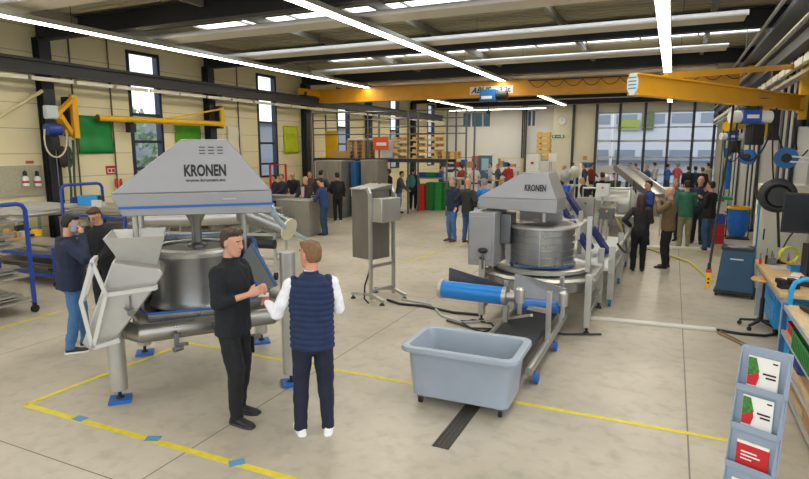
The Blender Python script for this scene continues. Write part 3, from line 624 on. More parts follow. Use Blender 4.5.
def person(label,loc,face,h=1.8,R_='down',L_='down',top='26303f',legs='1c2230',hair='dark',shoe='16161a',sole=None,vox=.012,lean=0,turn=0,nod=0,stance=(.1,0,.1,0),
           group=None,vest=None,sleeve=None,skinc='c9977e',glasses=False,extra=None,coat=False,slim=1.,tophem=.84,bulk=1.12,collar=True,belt=None,short=0):
    near=vox<.008; k=h/1.8
    t=T('person',label,'person',loc,face,group); t.scale=(k,k,k)
    Rl=Matrix.Translation((0,0,.95))@Matrix.Rotation(-lean,4,'X')@Matrix.Translation((0,0,-.95))
    up=lambda p:(Rl@Vector(p))
    def hp(p): # head local -> body
        q=Matrix.Translation((0,.015,1.665))@Matrix.Rotation(turn,4,'Z')@Matrix.Rotation(-nod,4,'X')@Vector(p); return up(q)
    sm=M('skin_'+skinc,skinc,.5,0,.05,20)
    # ---- body
    b=MB()
    hr=[]
    for z,rx,ry,cy in ((-.118,.030,.026,.052),(-.105,.045,.050,.040),(-.075,.058,.072,.022),(-.04,.066,.088,.006),(0,.073,.096,-.002),(.04,.077,.099,-.006),(.075,.072,.092,-.010),(.10,.056,.072,-.012),(.118,.028,.036,-.012)):
        hr.append([hp((rx*math.cos(2*PI*i/20),cy+ry*math.sin(2*PI*i/20),z)) for i in range(20)])
    b.loft(hr)
    chain(b,[(hp((0,.088,.028)),.009),(hp((0,.112,-.018)),.014)],8); b.ell(hp((0,.1,-.024)),(.017,.013,.009),10,6)
    b.ell(hp((0,.086,-.058)),(.024,.012,.007),10,6); b.ell(hp((0,.086,-.07)),(.02,.011,.007),10,6); b.ell(hp((0,.07,-.1)),(.024,.018,.016),10,6)
    b.ell(hp((0,.083,.036)),(.05,.012,.009),12,6)
    for s in (-1,1): b.ell(hp((s*.077,-.008,-.005)),(.011,.02,.032),8,8,Euler((0,0,turn+s*-.3)))
    chain(b,[(up((0,-.02,1.44)),.062),(hp((0,-.018,-.07)),.056)])
    tr=[(.90,.150,.105,0,-.005),(1.0,.148,.102,0,0),(1.12,.140,.095,0,.0),(1.25,.155,.105,0,0),(1.36,.170,.108,0,-.005),(1.43,.155,.09,0,-.012),(1.48,.09,.065,0,-.015)]
    b.loft([[up(p) for p in r] for r in erings([(z,a*.86,b_*.82,c,d) for z,a,b_,c,d in tr])])
    # legs
    fr,fry,fl,fly=stance; legsP=[]
    for s,(fx,fy) in ((1,(fr,fry)),(-1,(fl,fly))):
        hip=Vector((s*.088,0,.92)); an=Vector((s*fx,fy,.085)); kn=(hip+an)/2+Vector((s*.004,.045,.03)); legsP.append((s,hip,kn,an))
        chain(b,[(hip,.068),(kn,.047),(an,.036)]); chain(b,[(an+Vector((0,-.03,-.045)),.035),(an+Vector((s*.02,.13,-.058)),.027)])
    # arms and hands
    armsP=[]
    for s,A_ in ((1,R_),(-1,L_)):
        el,wr,hd,cu=ARM[A_] if isinstance(A_,str) else A_
        mm=lambda p:Vector((p[0]*s,p[1],p[2]))
        sh=up(mm((.180*slim,-.015,1.415))); el=up(mm(el)); wr=up(mm(wr)); hd=(Rl.to_3x3()@mm(hd)).normalized(); armsP.append((sh,el,wr,hd))
        chain(b,[(sh,.042),(el,.034),(wr,.026)])
        fa=(wr-el).normalized(); side=hd.cross(Vector((s*.3,.6,.2))); side=(side if side.length>.1 else hd.cross(Vector((1,0,0)))).normalized()
        nrm=side.cross(hd).normalized()
        inward=(up((0,.15,1.15))-wr); 
        if nrm.dot(inward)<0: nrm=-nrm
        pc=wr+hd*.05
        pr=[]
        for tt,wd,th in ((-.01,.026,.022),(.03,.038,.018),(.07,.042,.016),(.095,.040,.013)):
            c=wr+hd*tt; pr.append([c+side*wd*math.cos(2*PI*i/14)+nrm*th*math.sin(2*PI*i/14) for i in range(14)])
        b.loft(pr)
        for fi,(off,ln) in enumerate(((-.030,.068),(-.0105,.078),(.0105,.073),(.030,.056))):
            p=wr+hd*.085+side*off; d=(hd+side*off*2.2).normalized(); pts=[(p-hd*.02,.0095)]; an=cu*.55
            for sg,fr_ in enumerate((.42,.33,.25)):
                d=(Matrix.Rotation(an,3,side)@d); 
                if sg==0 and d.dot(nrm)<(hd.dot(nrm)): d=(Matrix.Rotation(-2*an,3,side)@d); an=-an
                p=p+d*ln*fr_; pts.append((p,.0088-.0008*sg))
            chain(b,pts,8)
        ts=-1; p=wr+hd*.028+side*ts*.028; d=(hd*.75+side*ts*.7+nrm*.25).normalized(); p2=p+d*.034; d2=(hd*.95+side*ts*.15+nrm*.35).normalized(); chain(b,[(p,.013),(p2,.0105),(p2+d2*.028,.009)],8)
    body=lnk('body',remesh(b,vox,1 if not near else 2),sm,t)
    # ---- trousers
    m=MB(); 
    m.loft(erings([(.80,.135,.112,0,-.008),(.86,.168,.128,0,-.008),(.94,.168,.122,0,-.004),(1.02,.158,.112,0,0)]))
    for s,hip,kn,an in legsP:
        chain(m,[(hip+Vector((0,0,-.04)),.100),(kn,.078),(an+Vector((0,0,.03)),.060)]); 
        m.cyl(an+Vector((0,0,.05)),an+Vector((0,-.005,-.035)),.058,.062,14)
    q=remesh(m,max(vox,.009) if near else vox*1.2,3,'trousers'); disp(q,.012,9,.8); lnk('trousers',q,cloth(legs),t)
    if belt: pass
    # ---- shoes
    for s,hip,kn,an in legsP:
        m=MB(); a=an+Vector((0,-.045,-.04)); z0=.0
        rings=[]
        for yy,w,hh in ((-.055,.028,.055),(-.04,.037,.078),(0,.040,.088),(.06,.043,.075),(.12,.049,.055),(.17,.046,.045),(.205,.030,.032)):
            c=an+Vector((s*yy*.12,yy-.01,0)); r=[]
            for i in range(14):
                a_=2*PI*i/14; r.append(Vector((c.x+w*math.cos(a_),c.y,max(.004,hh*.5+.004+hh*.5*math.sin(a_)*1.05))))
            rings.append(r)
        m.loft(rings); sh_=K(t,'shoe',m,M('shoe_'+shoe,shoe,.5))
        if sole:
            m=MB(); rr_=[]
            for yy,w in ((-.065,.02),(-.045,.038),(0,.042),(.06,.045),(.12,.051),(.17,.048),(.208,.03)): rr_.append((an.x+s*yy*.12,an.y+yy-.01,w))
            poly=[(x+w,y) for x,y,w in rr_]+[(x-w,y) for x,y,w in rr_[::-1]]; m.prism(poly,.0005,.022,'z'); K(sh_,'sole',m,M('sole_'+sole,sole,.6))
    # ---- jacket / shirt
    m=MB(); w=.016 if not coat else .03; hz=tophem
    js=[(hz,.165+w*.4,.122+w*.4,0,-.004),(hz+.06,.160+w*.5,.118+w*.5,0,-.002),(1.02,.152+w,.108+w,0,0),(1.12,.148+w,.102+w,0,0),(1.25,.160+w,.112+w,0,0),(1.36,.176+w*.8,.114+w*.8,0,-.005),(1.43,.165+w*.6,.094+w,0,-.012),(1.475,.095+w*.5,.076+w,0,-.016),(1.515,.062,.062,0,-.014)]
    js=[(z,rx*(slim*bulk if z<1.44 else 1),ry*(bulk if z<1.44 else 1),cx,cy) for z,rx,ry,cx,cy in js]
    m.loft([[up(p) for p in r] for r in erings(js)])
    if not vest:
        for sh,el,wr,hd in armsP: 
            w2=wr+(wr-el).normalized()*(-.02-short); chain(m,[(sh,.070+w*.3),(el,.060+w*.3),(w2,.044+w*.3)])
        q=remesh(m,max(vox,.008) if near else vox*1.2,3,'jacket'); disp(q,.011,10,.8); jk=lnk('jacket',q,cloth(top),t)
    else:
        for (sh,el,wr,hd),s in zip(armsP,(1,-1)): m.ell(sh+Vector((-s*.03,0,.0)),(.055,.07,.07),14,10)
        q=remesh(m,.008,2,'vest'); disp(q,.004,12,1,lambda c:.011*abs(math.sin(PI*(c.z+.01*math.sin(c.x*9))/.052))*(1 if abs(c.x)<.17 or c.z<1.3 else .3)); jk=lnk('vest',q,cloth(top),t)
        m=MB()
        for sh,el,wr,hd in armsP: w2=wr+(wr-el).normalized()*(-.015); chain(m,[(sh,.064),(el,.056),(w2,.036)])
        m.loft([[up(p) for p in r] for r in erings([(1.3,.15,.09,0,0),(1.45,.13,.075,0,-.012),(1.50,.062,.060,0,-.016),(1.54,.058,.056,0,-.014)])])
        q=remesh(m,.008,2,'shirt'); disp(q,.010,12); lnk('shirt',q,cloth(vest),t)
    if collar and near:
        m=MB(); m.loft([[up(p) for p in r] for r in erings([(1.47,.078,.075,0,-.015),(1.53,.066,.066,0,-.014),(1.535,.058,.058,0,-.014),(1.48,.066,.062,0,-.015)])],cap=False); K(t,'collar',m,cloth(top))
    # ---- hair
    if hair!='bald':
        hc=M('hair_'+hair,HAIRC[hair],.6,0,.25,60,.4); m=MB()
        rings=[]
        for z,rx,ry,cy in ((.118+.012,.03,.035,-.012),(.112,.064,.080,-.012),(.085,.077,.097,-.014),(.055,.081,.094,-.022),(.03,.081,.080,-.034),(.0,.079,.070,-.042),(-.03,.072,.055,-.050),(-.055,.06,.04,-.052)):
            rings.append([hp((rx*math.cos(2*PI*i/20),cy+ry*math.sin(2*PI*i/20),z)) for i in range(20)])
        m.loft(rings)
        for i in range(5): m.ell(hp((-.05+.025*i,.048-.1*abs(-.05+.025*i),.102)),(.024,.028,.022),8,6)
        if hair=='longdark':
            chain(m,[(hp((0,-.06,.03)),.085),(hp((0,-.09,-.1)),.09),(hp((0,-.11,-.28)),.06)])
            for s in (-1,1): chain(m,[(hp((s*.06,-.01,.03)),.035),(hp((s*.07,.0,-.12)),.035),(hp((s*.08,-.02,-.22)),.025)])
        q=remesh(m,.007 if near else .012,1,'hair'); disp(q,.006,45,.5); lnk('hair',q,hc,t)
    elif False: pass
    # ---- face details
    for s in (-1,1):
        e=K(t,'eye',MB().ell(hp((s*.030,.082,.012)),(.0105,.009,.0055),10,8),M('eye_white','e9e4dc',.3)); K(e,'iris',MB().ell(hp((s*.030,.0895,.012)),(.0058,.0045,.0058),8,6),M('iris','2c2018',.2))
    K(t,'eyebrow',MB().bar(hp((-.048,.085,.034)),hp((-.014,.094,.038)),.008,.007).bar(hp((.048,.085,.034)),hp((.014,.094,.038)),.008,.007),M('brow','3a2a20',.8))
    K(t,'mouth',MB().ell(hp((0,.094,-.063)),(.021,.006,.0045),10,6),M('lips','9c5a50',.5))
    if glasses:
        m=MB()
        for s in (-1,1): m.tube([hp((s*.033+.022*math.cos(a),.098,.01+.017*math.sin(a))) for a in [2*PI*i/14 for i in range(14)]],.0028,6,True); m.bar(hp((s*.055,.096,.016)),hp((s*.08,-.01,.01)),.004)
        m.bar(hp((-.011,.1,.014)),hp((.011,.1,.014)),.004); K(t,'glasses',m,blk)
    if extra: extra(t,up,hp,armsP)
    return t
def facing(u,v,p): pass
def deg(a): return R(a)
# angles: 0 faces away along the hall (+Y); 180 faces the camera end; 90 faces the windows (-X)
g_=lambda u,v:(G(u,v).x,G(u,v).y,0)
V1=.0065
P1=g_(238,419); P2=g_(315,434)
def x1(t,up,hp,arms):
    K(t,'back_print',MB().box(up((-.06,-.142,1.39)),(.07,.004,.03),rx=.05),M('print_white','dfe3e6',.6))
    m=MB(); m.bb((-.17,-.03,.60),(-.155,.10,.76)); K(t,'thigh_pocket',m,cloth('14161a'),.006)
person('man in black work jacket and black trousers facing the man in a quilted vest',P1,R(-84),1.88,'talk','talk','14181f','15171b','brown','1a1a1d','3a3a3c',V1,.02,R(-6),R(8),(.09,.05,.12,-.06),bulk=1.12,short=.13,extra=x1,skinc='c9957c')
def x2(t,up,hp,arms):
    wr=arms[1][2]; hd=arms[1][3]
    K(t,'notepad',MB().box(wr+hd*.10+Vector((0,0,.035)),(.09,.12,.006)),paper)
person('man in navy quilted vest, white shirt and navy trousers seen from behind',P2,R(38),1.81,'give',((.30,.02,1.15),(.38,.25,1.20),(.35,1,.15),.3),'1d2c50','191f33','blond','e8e8e8','f3f3f1',V1,0,R(38),R(0),(.12,0,.12,.04),vest='e9ebf0',extra=x2,skinc='cf8f76')
def x3(t,up,hp,arms):
    K(t,'phone',MB().box(hp((.098,.035,-.02)),(.012,.062,.125),rx=-.25),M('phone_silver','9fa9b8',.3,.5),.004)
    m=MB(); m.ell(up((0,-.11,1.44)),(.12,.06,.07),14,8); q=remesh(m,.01,2,'hood'); lnk('hood',q,cloth('1b2740'),t)
person('man in dark blue hoodie and jeans holding a phone to his ear',g_(78,350),R(-32),1.79,((.44,.12,1.27),(.15,.13,1.53),(-.35,-.1,.9),.7),'down','1b2740','44709f','dark','24262a','e6e6e6',.008,.05,R(0),R(14),(.09,-.08,.12,.10),bulk=1.38,slim=1.1,extra=x3)
person('man with glasses in a black top behind the man on the phone',g_(108,318),R(196),1.74,'work','work','15171b','1b1d22','brown','1a1a1a',None,.009,.12,0,R(25),glasses=True)
# ============================================================ cranes and runway beams
t=T('crane_runway','dark steel crane runway beam along the side with the tall windows','crane runway',(XL+.55,0,0))
m=MB(); ibeam(m,(0,Y0,4.52),(0,36.4,4.52),.24,.32,.03); m.bb((-.04,Y0,4.68),(.04,36.4,4.73)); K(t,'runway_beam',m,M('runway_grey','3a3c40',.5))
for y in COLY: K(t,'bracket',MB().bb((-.36,y-.12,4.2),(.08,y+.12,4.36)),cm)
y=Y0+4
bbm=M('busbar_cream','e2dfce',.5)
while y<36: K(t,'conductor_bar',MB().bb((.1,y,4.2),(.16,y+1.05,4.29)),bbm); y+=1.15
t=T('crane_runway','runway beam with pale upper flange and cable duct on the panelled wall by the workbench','crane runway',(1.95,0,0))
m=MB(); ibeam(m,(0,9.5,4.5),(0,36.4,4.5),.22,.34,.03); K(t,'runway_beam',m,M('runway_grey2','55585c',.5)); K(t,'rail_head',MB().bb((-.17,9.5,4.67),(.04,36.4,4.71)),bbm)
y=10.0
while y<36: K(t,'conductor_bar',MB().bb((-.12,y,3.98),(-.04,y+.7,4.1)),bbm); y+=.85
K(t,'cable_duct',MB().bb((-.06,9.5,3.84),(.1,36,3.9)),steelL)
for y in (15.4,21.1,26.8,32.5): K(t,'bracket',MB().bb((-.08,y-.12,4.18),(.35,y+.12,4.33)),cm)
TM('cable_conduit','thin pale conduit running under the roof above the aisle','conduit',MB().cyl((1.55,10,5.1),(1.55,30,5.1),.035,n=12).cyl((1.55,12,5.1),(1.55,12,5.68),.01,n=6).cyl((1.55,18,5.1),(1.55,18,5.68),.01,n=6).cyl((1.55,26,5.1),(1.55,26,5.68),.01,n=6),aluf)
TM('cable_tray','dark perforated cable tray under the roof over the workbench side','cable tray',MB().bb((1.75,10,5.08),(2.2,36,5.11)).bb((1.75,10,5.11),(1.77,36,5.18)).bb((2.18,10,5.11),(2.2,36,5.18)),M('galvanised','8b8f94',.45,.6))
# overhead travelling crane
YCr=21.5; t=T('bridge_crane','yellow overhead travelling crane spanning the whole hall','crane',(0,YCr,0))
K(t,'bridge_girder',MB().bb((-14.0,-.0,4.54),(1.75,.32,5.04)).bb((-14.0,-.06,5.02),(1.75,.38,5.06)).bb((-14.0,-.06,4.50),(1.75,.38,4.54)),orangey,.004)
for x in (-14.05,1.95):
    e=K(t,'end_truck',MB().bb((x-.12,-1.3,4.76),(x+.12,1.6,5.02)),orangey,.02)
    for yy in (-1.1,1.4): K(e,'truck_wheel',MB().cyl((x-.14,yy,4.82),(x+.14,yy,4.82),.09,n=18),dgrey)
a0=AY(470,86.5,YCr-.0); a1=AY(513,94,YCr)
pl=K(t,'name_plate',MB().bb((a0.x,-.012,a1.z+.03),(a1.x,-.002,a0.z-.02)),M('plate_white','e8e6df',.5))
text(t,'lettering','ABUS',.30,blk,(a0.x+.42,-.016,(a0.z+a1.z)/2),(PI/2,0,0),.002,shear=.35,bold=.008)
text(t,'lettering','3,2t',.28,blk,(a1.x-.32,-.016,(a0.z+a1.z)/2),(PI/2,0,0),.002,bold=.006)
hx=AY(491,97,YCr-.4)
ho=K(t,'hoist',MB().bb((hx.x-.38,-.62,4.3),(hx.x+.22,-.1,4.72)),M('hoist_blue','1e6cb0',.4),.03,label='blue hoist')
K(ho,'hoist_motor',MB().cyl((hx.x+.22,-.36,4.5),(hx.x+.6,-.36,4.5),.17,n=24),blk); K(ho,'hoist_label',MB().bb((hx.x-.3,-.63,4.38),(hx.x+.1,-.622,4.48)),wht)
K(ho,'hook_rope',MB().cyl((hx.x-.1,-.36,4.0),(hx.x-.1,-.36,4.3),.015,n=8).lathe([(0,-.1),(.07,-.08),(.08,.0),(.04,.06),(0,.06)],(hx.x-.1,-.36,3.95),12),dgrey)
m=MB(); x=-4.9
pts=[]
while x<1.4:
    pts+=sag((x,-.12,4.98),(x+.62,-.12,4.98),.22,8); x+=.62
m.tube(pts,.012,6); K(t,'festoon_cable',m,blk)
K(t,'festoon_rail',MB().bb((-4.95,-.14,4.99),(1.5,-.1,5.03)),dgrey)
# ---- yellow wall jib above the workbench
JT=G(633,84,3.42); JH=Vector((2.12,13.1,3.42)); t=T('wall_jib','large yellow wall jib reaching over the aisle with a tie rod','jib crane',(0,0,0))
d=(JT-JH).normalized(); m=MB(); ibeam(m,JH,JT,.15,.28,.025); K(t,'jib_arm',m,yel)
tie=JH+(JT-JH)*.86; K(t,'tie_rod',MB().bar(tie+Vector((0,0,.16)),JH+Vector((.02,.0,.68)),.07,.09),yel)
K(t,'jib_post',MB().bb((2.06,13.0,3.12),(2.26,13.22,4.18)),yel2,.01); K(t,'wall_bracket',MB().bb((2.2,12.85,3.0),(XR,13.4,4.2)),cm); K(t,'pivot',MB().cyl((2.12,13.1,3.0),(2.12,13.1,3.25),.09,n=20),dgrey)
rzj=math.atan2(d.y,d.x)
m=MB(); o=Vector((-math.sin(rzj),math.cos(rzj),0)); zz=Vector((0,0,1)); P=[]
for i in range(8):
    a=PI/8+i*PI/4; P.append(JT+o*.082*math.cos(a)+zz*.15*math.sin(a))
n=8; m.add([*P,*[p+d*.015 for p in P]],[tuple(range(8)),tuple(range(15,7,-1))]+[(i,(i+1)%8,(i+1)%8+8,i+8) for i in range(8)]); pt=K(t,'end_plate',m,M('plate_pale_blue','cfe0e6',.5))
m=MB()
for k in range(4): m.bar(JT+d*.017-o*.055+zz*(.08-.045*k),JT+d*.017+o*.055+zz*(.08-.045*k),.003,.016)
K(pt,'plate_text',m,M('plate_ink','6d7f88',.6))
q=JH+(JT-JH)*.33+o*-.0; side_=Vector((o.x,o.y,0))*(-1 if o.y>0 else 1)
K(t,'badge',MB().bar(q+side_*.088-d*.1,q+side_*.088+d*.1,.1,.004),M('badge_blue','1d3f7a',.4))
def hoist(parent_lab,P0,c,label,ang,s=1.):
    h=T('chain_hoist',label,'hoist',P0,ang); h.scale=(s,s,s)
    K(h,'drum_housing',MB().cyl((-.32,0,-.16),(.34,0,-.16),.1,n=24),wht); K(h,'motor_block',MB().bb((-.17,-.13,-.27),(.13,.13,-.05)),c,.015); K(h,'hoist_label',MB().bb((-.12,-.134,-.19),(.08,-.131,-.13)),wht)
    K(h,'trolley',MB().bb((-.12,-.1,-.06),(.12,.1,-.0)).cyl((-.1,-.12,-.02),(-.1,.12,-.02),.035).cyl((.1,-.12,-.02),(.1,.12,-.02),.035),dgrey)
    K(h,'chain_box',MB().bb((.0,-.1,-.62),(.22,.1,-.28)),blk,.02)
    K(h,'chain',MB().cyl((-.06,0,-.7),(-.06,0,-.27),.012,n=8),steelD); K(h,'hook',MB().tube([(-.06,0,-.7),(-.06,0,-.78),(-.03,0,-.83),(.01,0,-.82),(.02,0,-.78)],.012,8),dgrey)
    K(h,'control_cable',MB().tube(bez((-.2,0,-.25),(-.25,.02,-1.1),(.35,.02,-1.15),(.42,0,-.05),16),.014,8),blk)
    return h
pj=JH+(JT-JH)*.38; hoist('',(pj.x,pj.y,3.27),M('hoist_blue2','1f4fa8',.4),'blue and white chain hoist hanging from the large yellow jib',YAW)
# pendant control
p=JH+(JT-JH)*.49; pe=G(708,281,.62)
t=T('pendant_control','yellow and red pendant switch on a long black cable from the large yellow jib','pendant control',(p.x,p.y,3.27))
off=Vector((pe.x-p.x,pe.y-p.y,.78-3.27)); K(t,'cable',MB().tube([Vector((0,0,0)),off*.3+Vector((.02,0,0)),off*.7,off],.018,8),blk)
K(t,'switch_grip',MB().cyl(off-Vector((0,0,.02)),off+Vector((0,0,.12)),.03,.022,16),blk); K(t,'switch_box',MB().box(off+Vector((0,0,-.14)),(.075,.06,.24)),yel2,.012); K(t,'stop_button',MB().box(off+Vector((0,-.0,-.005)),(.078,.065,.05)),red,.01)
K(t,'push_button',MB().cyl(off+Vector((0,-.03,-.12)),off+Vector((0,-.042,-.12)),.016,n=12),blk); K(t,'push_button',MB().cyl(off+Vector((0,-.03,-.18)),off+Vector((0,-.042,-.18)),.016,n=12),blk)
# second jib
t=T('wall_jib','shorter yellow wall jib further along, behind the large one','jib crane',(0,0,0))
a=Vector((2.12,18.0,3.3)); b=Vector((1.2,17.2,3.15)); m=MB(); m.tube([a,a.lerp(b,.5)+Vector((0,0,.02)),b],.13,14); K(t,'jib_arm',m,yel2); K(t,'jib_post',MB().bb((2.02,17.9,2.9),(2.22,18.1,3.9)),yel2,.01); K(t,'tie_rod',MB().bar((2.1,18,3.85),b+Vector((.1,.1,.1)),.06),yel2); K(t,'wall_bracket',MB().bb((2.2,17.85,2.8),(XR,18.15,3.9)),cm)
hoist('',(1.35,17.33,3.04),M('hoist_blue2','1f4fa8',.4),'blue chain hoist hanging from the shorter yellow jib',YAW,.9)
# reels
def reel(P,r,w,c,label,ang,cab=True,name='hose_reel'):
    t=T(name,label,'reel',P,ang); 
    K(t,'rim',MB().cyl((0,-w/2,0),(0,-w/2+.02,0),r,n=36).cyl((0,w/2-.02,0),(0,w/2,0),r,n=36),c); K(t,'hose_coil',MB().lathe([(r*.5,-w/2+.02),(r*.86,-w/2+.02),(r*.9,0),(r*.86,w/2-.02),(r*.5,w/2-.02)],(0,0,0),36),c if cab else blk).rotation_euler=(PI/2,0,0)
    K(t,'hub',MB().cyl((0,-w/2-.03,0),(0,w/2+.03,0),r*.45,n=20),blk); K(t,'bracket',MB().bb((-.03,w/2,-.04),(.03,w/2+.12,.04)),steelL)
    return t
bl2=M('reel_blue','1663a8',.4)
reel(AY(748,157,16.5),.18,.12,bl2,'blue hose reel hanging beneath the shorter jib',YAW-.9)
t=reel(AY(786,158,12.0),.18,.14,bl2,'large blue hose reel on arms near the top of the workbench monitor',YAW-.5)
K(t,'arm',MB().bar((.05,-.08,.03),(.75,-.08,-.02),.03).bar((.05,-.08,-.06),(.75,-.08,-.1),.03),wht)
reel(AY(729,152,19),.13,.1,bl2,'small blue reel close to the dark wall column',YAW-.5)
TM('air_preparation_unit','blue and grey air unit hanging below the small blue reel','air unit',MB().cyl((0,0,-.35),(0,0,.1),.06).cyl((0,0,-.75),(0,0,-.45),.07).bb((-.08,-.05,-.45),(.08,.05,-.35)),bl2,AY(729,163,19))
# hanging cables near the wall
for i,(u0,v0,u1,v1,Y,s,lab) in enumerate(((777,108,775,195,11.5,0,'straight black hose hanging from the jib pivot'),(770,100,808,150,12.2,.5,'black cable loop slung beneath the jib pivot'),(795,118,797,150,12.5,.1,'short black cable beside the jib post'),(765,118,758,200,11.8,.0,'black hose dropping to the cream locker'))):
    a=AY(u0,v0,Y); b=AY(u1,v1,Y); TM('hanging_cable',lab,'cable',MB().tube(sag(a,b,s) if s else bez(a,a+Vector((-.06,0,-.3)),b+Vector((-.08,0,.4)),b),.014,8),blk)
TM('wall_post','slim aluminium post on the wall behind the monitor','post',MB().bb((-.05,-.05,0),(.05,.05,4.0)),aluf,(2.22,12.3,0))
TM('wall_post','dark steel post beside the slim aluminium post','post',MB().bb((-.08,-.08,0),(.08,.08,4.2)),dgrey,(2.33,11.6,0))
# ============================================================ workbench corner
t=T('tool_cart','dark blue tapered cabinet on casters beside the workbench','cabinet',(1.16,11.6,0),R(-8))
ct=M('petrol_blue','2b5270',.45,0,.08,4)
K(t,'body',MB().box((0,0,.47),(.60,.5,.74),taper=.78),ct,.015); K(t,'top_tray',MB().bb((-.25,-.22,.83),(.25,.22,.87)).bb((-.25,-.22,.87),(-.235,.22,.9)).bb((.235,-.22,.87),(.25,.22,.9)),dgrey,.004); K(t,'base',MB().bb((-.32,-.27,.07),(.32,.27,.11)),dgrey,.004)
K(t,'lettering',MB().box((.0,-.237,.68),(.2,.004,.022),rx=-.08),M('print_white','dfe3e6',.6))
for x in (-.28,.28):
    for y in (-.22,.22): K(t,'caster',MB().cyl((x-.015,y,.035),(x+.015,y,.035),.034,n=16).bb((x-.02,y-.015,.04),(x+.02,y+.015,.08)),blk)
TM('paper_sheet','white and dark papers lying on the dark blue tapered cabinet','papers',MB().box((0,0,.0),(.3,.2,.008),rz=.3).box((.05,.05,.012),(.2,.15,.01),rz=-.4),M('grey_papers','8e9196',.7),(1.16,11.55,.878))
# cream locker
t=T('tall_locker','tall cream locker standing behind the workbench monitor','locker',(1.92,12.45,0)); K(t,'body',MB().bb((-.42,-.3,0),(.36,.3,1.95)),M('locker_cream','d6d2c0',.5),.02); K(t,'door',MB().bb((-.40,-.315,.08),(.34,-.30,1.9)),M('locker_cream','d6d2c0',.5),.006); K(t,'side_strip',MB().bb((-.435,-.3,.5),(-.42,-.18,1.9)),lblue); K(t,'door_handle',MB().bb((-.34,-.335,.95),(-.32,-.315,1.15)),dgrey)
TM('notice_sheet','white notice sheet stuck to the side of the cream locker','paper',MB().box((0,0,0),(.004,.2,.28)),paper,(1.92-.44,12.5,1.5))
# workbench
t=T('workbench','long workbench with wooden top, blue drawer unit and pale metal legs','workbench',(0,0,0))
K(t,'top',MB().bb((1.28,8.0,.82),(2.15,10.4,.87)),woodt,.006)
dr=K(t,'drawer_unit',MB().bb((1.42,9.1,.12),(2.0,10.2,.81)),lblue,.01)
for z in (.18,.34,.50,.66):
    K(dr,'drawer_front',MB().bb((1.405,9.15,z),(1.42,10.15,z+.14)),lblue,.004); 
for x,y in ((1.36,8.12),(2.05,8.12),(1.36,10.3),(2.05,10.3)): K(t,'leg',MB().bb((x-.035,y-.035,0),(x+.035,y+.035,.82)),aluf,.005)
K(t,'side_panel',MB().bb((1.42,8.3,.1),(1.46,8.34,.8)).bb((1.42,8.3,.1),(2.0,8.34,.7)),lblue)
K(t,'crossbar',MB().bb((1.33,8.0,.7),(1.39,10.3,.76)),aluf)
# things on the bench
TM('vice','dark steel vice clamped on the corner of the wooden workbench','vice',MB().bb((-.12,-.06,0),(.1,.06,.06)).bb((-.14,-.07,.06),(-.06,.07,.12)).bb((.0,-.07,.06),(.08,.07,.12)).cyl((.08,0,.06),(.24,0,.06),.015),M('vice_dark','23282e',.5,.5),(1.42,8.35,.872),R(20),None,.006)
for i,(x,y,rz,c,l) in enumerate(((1.55,8.9,.2,paper,'white sheet of paper lying near the vice'),(1.7,9.3,-.3,paper,'white sheet lying in the middle of the workbench'),(1.5,9.75,.1,M('grey_sheet','b9bcc0',.5),'pale grey folder on the far end of the workbench'),(1.95,8.75,.6,M('grey_sheet','b9bcc0',.5),'pale grey folder close to the wall'))):
    TM('paper_sheet',l,'paper',MB().box((0,0,.003),(.21,.30,.006)),c,(x,y,.871),rz)
for i,(u,v,c,hh,l) in enumerate(((760,264,red,.17,'red handled screwdriver standing at the near corner of the tool holders'),(766,264,blk,.24,'black handled tool standing upright beside the red screwdriver'),(773,263,red,.14,'second red handled screwdriver, in front of the yellow coil'),(780,262,blk,.2,'black tool standing beside the yellow coil'),(788,262,M('orange_grip','d4662a',.5),.13,'orange handled tool on the bench end'))):
    p=G(u,v,.87); t=T('hand_tool',l,'tool',(p.x,p.y,.872),0,'tools standing on the workbench'); K(t,'handle',MB().lathe([(0,0),(.018,0),(.02,.03),(.017,hh*.5),(.012,hh*.55),(0,hh*.55)],(0,0,0),12),c); K(t,'shaft',MB().cyl((0,0,hh*.5),(0,0,hh),.006,n=8),steelD)
p=G(777,258,.87)
TM('cable_coil','coil of yellow cable on the far end of the workbench','cable coil',MB().tube([(.13*math.cos(a*.5)*(1+.1*math.sin(a*1.7)),.03*math.sin(a*1.3),.14+.12*math.sin(a*.5)) for a in range(0,75)],.012,6),M('coil_yellow','c9cc2e',.5),(1.68,10.15,.872),.3)
TM('wire_stand','black bent wire stand behind the tools on the workbench','stand',MB().tube(bez((0,0,0),(.1,0,.5),(.2,0,.55),(.35,0,.62)),.012,8).box((0,0,.01),(.2,.15,.02)),blk,(1.55,10.2,.872))
TM('power_drill','dark power drill with orange collar lying on the workbench near the vice','drill',MB().cyl((-.1,0,.05),(.1,0,.05),.035).cyl((.1,0,.05),(.16,0,.05),.018).box((-.04,0,.0-.0+.02),(.05,.04,.04)).box((-.06,-.06,.03),(.04,.12,.05)),M('drill_dark','2a2d33',.5),(1.62,8.62,.872),.8)
TM('parts_tray','blue parts tray with small pieces on the middle of the workbench','tray',MB().bb((-.14,-.1,0),(.14,.1,.01)).bb((-.14,-.1,.01),(-.13,.1,.06)).bb((.13,-.1,.01),(.14,.1,.06)).bb((-.14,-.1,.01),(.14,-.09,.06)).bb((-.14,.09,.01),(.14,.1,.06)).bb((-.08,-.05,.01),(.0,.02,.04)),lblue,(1.75,9.65,.872),.1)
TM('measuring_block','steel measuring block beside the cable coil on the workbench','block',MB().bb((-.06,-.05,0),(.06,.05,.09)).cyl((0,0,.09),(0,0,.2),.01),steelD,(1.45,10.05,.872))
